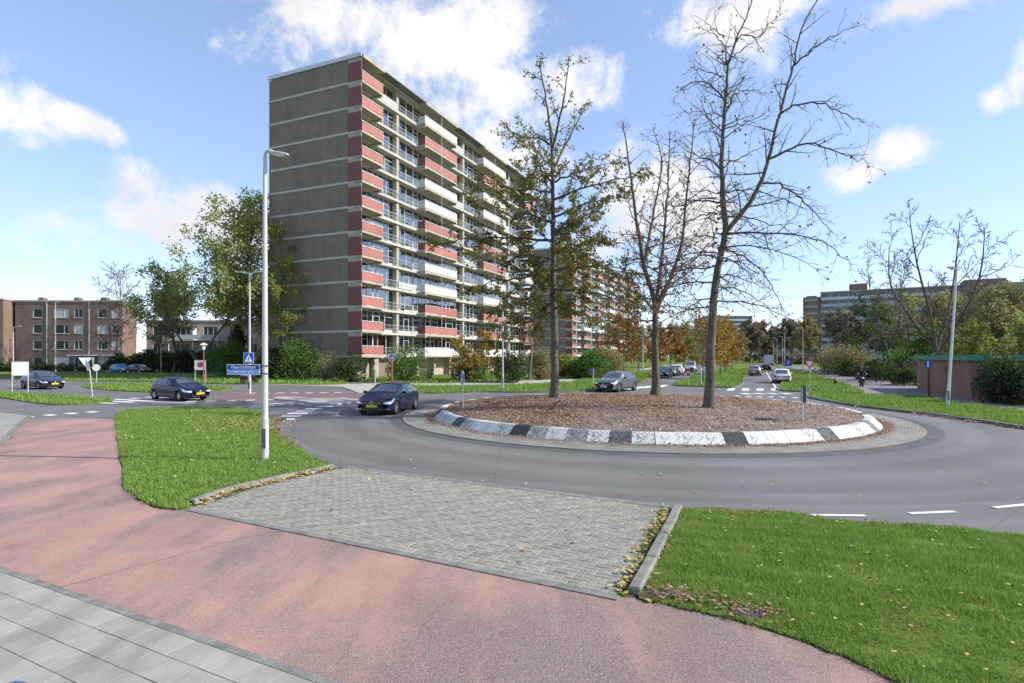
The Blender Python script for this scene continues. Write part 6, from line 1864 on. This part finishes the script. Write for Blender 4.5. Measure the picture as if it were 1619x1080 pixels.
# ------------------------------------------------------------------ signs
def disc(c, r, n=24, th=.02, m=0, b=None, nrm=None):
    b = b or MB()
    return b
def sign_post(root, h_, r=.03, mat=None, lean=0):
    MB().tube([(0, 0, 0), (lean, 0, h_)], r, 8).build('post', mat or steel, root)
def facing(root, dx, dy): root.rotation_euler = (0, 0, math.atan2(dx, -dy))   # local -y looks along (dx, dy)
def text(body, size, parent, loc, mat, rx=math.pi / 2, align='CENTER'):
    cu = bpy.data.curves.new('lettering', 'FONT'); cu.body = body; cu.size = size; cu.align_x = align; cu.align_y = 'CENTER'; cu.extrude = .001
    tmp = bpy.data.objects.new('lettering', cu); link(tmp)
    dg = bpy.context.evaluated_depsgraph_get()
    me = bpy.data.meshes.new_from_object(tmp.evaluated_get(dg))
    bpy.data.objects.remove(tmp)
    me.materials.clear(); me.materials.append(mat)
    o = put('lettering', me, parent, loc); o.rotation_euler = (rx, 0, 0)
    return o

# street name sign on the near lamp post
sn = thing('street_name_sign', 'blue street name sign with white border clamped to the near lamp post', 'sign', (-6.42, 14.68, 2.40))
facing(sn, .03, -1)
MB().box(-.94, -.10, -.010, .012, -.135, .135).build('sign_plate', white_pt, sn)
MB().box(-.925, -.115, -.014, -.0105, .002, .122).build('name_panel', blue_sign, sn)
MB().box(-.925, -.115, -.014, -.0105, -.122, -.002).build('district_panel', lblue_sign, sn)
text('Meerzichtlaan', .112, sn, (-.52, -.016, .062), white_pt)
text('165  t/m  479', .088, sn, (-.52, -.016, -.064), white_pt)
for z in (.10, -.10):
    MB().tube([(-.10, 0, z), (.12, .02, z)], .012, 6).tube([(.092 * math.cos(a * .4189), .07 + .092 * math.sin(a * .4189), z - .0) for a in range(16)], .010, 5).build('clamp', dark_metal, sn)
# pedestrian crossing sign on the double lamp post
ps_ = thing('crossing_sign', 'square blue pedestrian crossing sign with white triangle on the double lamp post', 'sign', (-19.0, 40.93, 2.25))
facing(ps_, .25, -1)
MB().box(-.34, .34, -.012, .01, -.02, .74).build('sign_plate', white_pt, ps_)
MB().box(-.32, .32, -.017, -.013, 0, .72).build('sign_face', blue_sign, ps_)
MB().add([(-.25, -.020, .10), (.25, -.020, .10), (0, -.020, .62), (-.25, -.018, .10), (.25, -.018, .10), (0, -.018, .62)], [(0, 1, 2), (5, 4, 3), (0, 3, 4, 1), (1, 4, 5, 2), (2, 5, 3, 0)]).build('white_triangle', white_pt, ps_)
f = MB(); f.tube([(0, -.022, .30), (.02, -.022, .42)], .03, 6).tube([(0, -.022, .30), (-.07, -.022, .16)], .016, 5).tube([(0, -.022, .30), (.06, -.022, .17)], .016, 5).ball((.025, -.022, .48), (.025, .006, .025), 8, 5).tube([(.02, -.022, .40), (.08, -.022, .33)], .012, 5).tube([(.02, -.022, .40), (-.05, -.022, .34)], .012, 5)
f.build('walking_figure', trim_m, ps_)
MB().tube([(0, -.01, -.0), (0, .08, -.0)], .02, 6).tube([(0, -.01, .6), (0, .08, .6)], .02, 6).build('bracket', steel, ps_)
# two-post boards on the left
def two_post_board(label, x, y, zb, w_, h_, dx, dy, back, face=None):
    r = thing('notice_board', label, 'sign', (x, y, .06)); facing(r, dx, dy)
    for sx in (-1, 1):
        MB().tube([(sx * (w_ / 2 - .04), .03, 0), (sx * (w_ / 2 - .04), .03, zb + h_)], .03, 8).build('post', pole_w, r)
    MB().box(-w_ / 2, w_ / 2, -.02, -.002, zb, zb + h_).build('board', white_pv, r)
    fr = MB().box(-w_ / 2, w_ / 2, -.035, -.021, zb, zb + .05).box(-w_ / 2, w_ / 2, -.035, -.021, zb + h_ - .05, zb + h_).box(-w_ / 2, -w_ / 2 + .05, -.034, -.022, zb + .052, zb + h_ - .052).box(w_ / 2 - .05, w_ / 2, -.034, -.022, zb + .052, zb + h_ - .052)
    fr.build('board_frame', pole_w, r)
    return r
two_post_board('blank white board on two white posts in the left grass wedge', -36.4, 42.0, 1.25, .98, 1.02, .75, -.65, True)
npb = two_post_board('white no-parking board on two posts before the brown lantern', -31.2, 56.8, 1.30, 1.05, .98, .2, -1, True)
def circ(r0, r1, z, y, n=24):
    vs = [(r * math.cos(2 * math.pi * k / n), y, z + r * math.sin(2 * math.pi * k / n)) for k in range(n) for r in (r0, r1)]
    return vs, [(2 * k, 2 * k + 1, (2 * k + 3) % (2 * n), (2 * k + 2) % (2 * n)) for k in range(n)]
MB().add(*circ(.19, .30, 1.82, -.024)).build('prohibition_ring', red_sign, npb)
MB().add(*circ(0.001, .19, 1.82, -.0235)).build('prohibition_face', blue_sign, npb)
MB().box(-.2, .2, -.03, -.025, -.03, .03, M=Matrix.Translation((0, 0, 1.82)) @ Matrix.Rotation(.78, 4, 'Y')).build('prohibition_bar', red_sign, npb)
# leaning post with two give-way triangles
gw = thing('give_way_sign', 'leaning post with two pale inverted triangle signs at the left grass wedge', 'sign', (-27.5, 37.2, .06))
sign_post(gw, 2.62, .032, pole_w, -.27)
for ang, ox in ((.75, -.10), (-.75, .12)):
    q = MB(); tr = [(-.36, .0, .0), (.36, .0, .0), (0, .0, -.62)]
    Mx = Matrix.Translation((-.24 + ox * 2.2, 0, 2.58)) @ Matrix.Rotation(ang, 4, 'Z')
    q.add([Mx @ Vector(p) for p in tr] + [Mx @ (Vector(p) + Vector((0, .015, 0))) for p in tr], [(0, 2, 1), (3, 4, 5), (0, 1, 4, 3), (1, 2, 5, 4), (2, 0, 3, 5)])
    q.build('triangle_plate', white_pt, gw)
rd = thing('keep_right_sign', 'two pale round sign plates on one post on the splitter island at left', 'sign', (-40.7, 55.6, .07))
sign_post(rd, 1.75, .035, pole_w)
for ox, ang in ((.0, .25), (-.78, -.5)):
    Mx = Matrix.Translation((ox, -.045, 1.55)) @ Matrix.Rotation(ang, 4, 'Z')
    MB().tube([Mx @ Vector((0, 0, 0)), Mx @ Vector((0, -.015, 0))], .34, 24).build('round_plate', white_pt, rd)
MB().tube([(-.78, 0, 1.55), (0, 0, 1.55)], .02, 6).build('cross_bar', steel, rd)
# round blue path sign on a red-brown post
def round_sign(name, label, x, y, z0, h_, r, dx, dy, face, post, thick=.035, rim=white_pt, arrow=None):
    t = thing(name, label, 'sign', (x, y, z0)); facing(t, dx, dy)
    MB().tube([(0, .045, 0), (0, .045, h_ + r * .7)], thick, 8).build('post', post, t)
    MB().tube([(0, 0, h_), (0, -.014, h_)], r, 28).build('sign_plate', rim, t)
    MB().add(*circ(.001, r * .93, h_, -.0165, 28)).build('sign_face', face, t)
    if arrow == 'down':
        MB().box(-.05, .05, -.021, -.018, h_ - .12, h_ + .24).add([(-.15, -.02, h_ - .08), (.15, -.02, h_ - .08), (0, -.02, h_ - .28)], [(0, 2, 1)]).build('arrow', white_pt, t)
    if arrow == 'bike':
        k = MB()
        for cx in (-.12, .12):
            k.tube([(cx + .08 * math.cos(a * .5236), -.02, h_ - .07 + .08 * math.sin(a * .5236)) for a in range(13)], .010, 4)
        k.tube([(-.12, -.02, h_ - .07), (-.04, -.02, h_ + .07), (.07, -.02, h_ + .06), (.0, -.02, h_ - .07), (-.12, -.02, h_ - .07)], .010, 4).tube([(.12, -.02, h_ - .07), (.05, -.02, h_ + .12)], .010, 4)
        k.build('bicycle_symbol', white_pt, t)
    return t
round_sign('cycle_path_sign', 'round blue cycle sign on a thick red-brown post before the tall slab block', -11.9, 56.2, .05, 2.55, .36, .25, -1, blue_sign, rust_post, .09, arrow='bike')
round_sign('keep_right_sign', 'round sign turned almost edge-on at the left end of the island', -2.25, 25.7, .36, 1.42, .33, -.86, -.32, blue_sign, steel, .032, arrow='down')
round_sign('round_sign', 'dark grey back of a round sign beside the silver-grey crossover', 7.65, 53.4, .09, 1.15, .42, .1, 1, blue_sign, steel, .035, rim=grey_back)
cp = thing('chevron_board', 'green backed chevron board seen edge-on at the right end of the island', 'sign', (10.5, 20.4, .44)); facing(cp, .97, -.22)
MB().tube([(0, .05, -.05), (0, .05, 1.2)], .032, 8).build('post', steel, cp)
MB().box(-.30, .30, -.01, .01, .65, 1.25).build('sign_plate', white_pt, cp)
MB().box(-.31, .31, .011, .025, .64, 1.26).build('back_plate', plain('dark_green_back', (.02, .09, .075), .5), cp)
for i in range(2):
    MB().add([(-.2 + i * .22, -.013, .70), (-.1 + i * .22, -.013, .70), (.0 + i * .22, -.013, .95), (-.1 + i * .22, -.013, 1.2), (-.2 + i * .22, -.013, 1.2), (-.1 + i * .22, -.013, .95)], [(0, 1, 2, 5), (5, 2, 3, 4)]).build('chevron', blue_sign, cp)
pk = thing('parking_sign', 'blue square parking sign with a white P beside the white estate car', 'sign', (35.3, 72.5, .09)); facing(pk, -.3, -1)
sign_post(pk, 2.2, .05, steel)
MB().box(-.42, .42, -.07, -.052, 1.38, 2.2).build('sign_plate', blue_sign, pk)
text('P', .66, pk, (0, -.074, 1.80), white_pt)
yw = thing('give_way_sign', 'red and white inverted triangle sign by the right-hand verge tip', 'sign', (21.1, 40.2, .09)); facing(yw, -.75, -.7)
sign_post(yw, 2.35, .03, steel)
MB().add([(-.36, -.05, 2.35), (.36, -.05, 2.35), (0, -.05, 1.73), (-.36, -.036, 2.35), (.36, -.036, 2.35), (0, -.036, 1.73)], [(0, 2, 1), (3, 4, 5), (0, 1, 4, 3), (1, 2, 5, 4), (2, 0, 3, 5)]).build('sign_plate', red_sign, yw)
MB().add([(-.23, -.053, 2.28), (.23, -.053, 2.28), (0, -.053, 1.88)], [(0, 2, 1)]).build('sign_face', white_pt, yw)
bs_ = thing('cycle_path_sign', 'narrow blue plate on a dark red post in front of the substation', 'sign', (28.1, 38.3, .05)); facing(bs_, -.95, -.3)
MB().tube([(0, .05, 0), (0, .05, 2.2)], .065, 8).build('post', plain('dark_red_post', (.16, .03, .025), .6), bs_)
MB().box(-.24, .24, -.03, -.012, 1.85, 2.45).build('sign_plate', blue_sign, bs_)
MB().box(-.05, .05, -.034, -.031, 1.95, 2.35).build('symbol', white_pt, bs_)
sp = thing('utility_sign', 'thin white post with a small white box beside the blue cycle sign', 'sign', (-13.8, 57.2, .05))
sign_post(sp, 2.35, .035, white_pt)
MB().box(-.12, .12, -.1, -.03, 1.3, 1.75).build('box', white_pt, sp)
MB().box(-.07, .07, -.06, .06, 2.1, 2.36).build('cap', white_pt, sp)
bd = thing('bollard', 'short black bollard on the right-hand verge beside the scooter path', 'bollard', (29.8, 52.3, .09))
MB().tube([(0, 0, 0), (0, 0, .56), (0, 0, .62)], [.13, .12, .06], 12).build('shaft', trim_m, bd)
MB().tube([(0, 0, .44), (0, 0, .50)], .126, 12).build('band', white_pt, bd)
rw = thing('marker_post', 'red and white marker post between the far queue and the people carrier', 'bollard', (24.9, 80.2, .01))
for k in range(4):
    MB().box(-.2, .2, -.05, .05, .02 + k * .3, .315 + k * .3).build('band', red_sign if k % 2 == 0 else white_pt, rw)
mp_ = thing('post', 'pale metal post at the tip of the median', 'post', (17.2, 51.6, .09))
MB().tube([(0, 0, 0), (0, 0, 1.35)], .055, 10).build('shaft', pole_w, mp_)
MB().box(-.16, .16, -.03, .03, 1.36, 1.62).build('cap', steel, mp_)
# dark moped parked on the grass behind the name sign
mo = thing('parked_moped', 'dark moped with a pale seat parked on the grass behind the near lamp post', 'moped', (-25.7, 55.4, .07), .2)
for x in (-.55, .6):
    n = 14; w_ = MB()
    w_.tube([(x + .22 * math.cos(2 * math.pi * k / n), 0, .27 + .22 * math.sin(2 * math.pi * k / n)) for k in range(n + 1)], .05, 6).tube([(x, -.05, .27), (x, .05, .27)], .1, 10)
    w_.build('wheel', tyre_m, mo)
MB().ball((-.4, 0, .58), (.45, .17, .22), 12, 8).box(-.15, .35, -.15, .15, .25, .33).ball((.45, 0, .6), (.10, .2, .36), 10, 6).build('fairing', sk, mo, smooth=True)
MB().ball((-.38, 0, .83), (.42, .16, .07), 12, 6).build('saddle', white_pv, mo, smooth=True)
MB().tube([(.6, 0, .27), (.45, 0, 1.0)], .03, 6).tube([(.40, -.32, 1.06), (.45, 0, 1.0), (.40, .32, 1.06)], .018, 6).build('handlebar', dark_metal, mo)
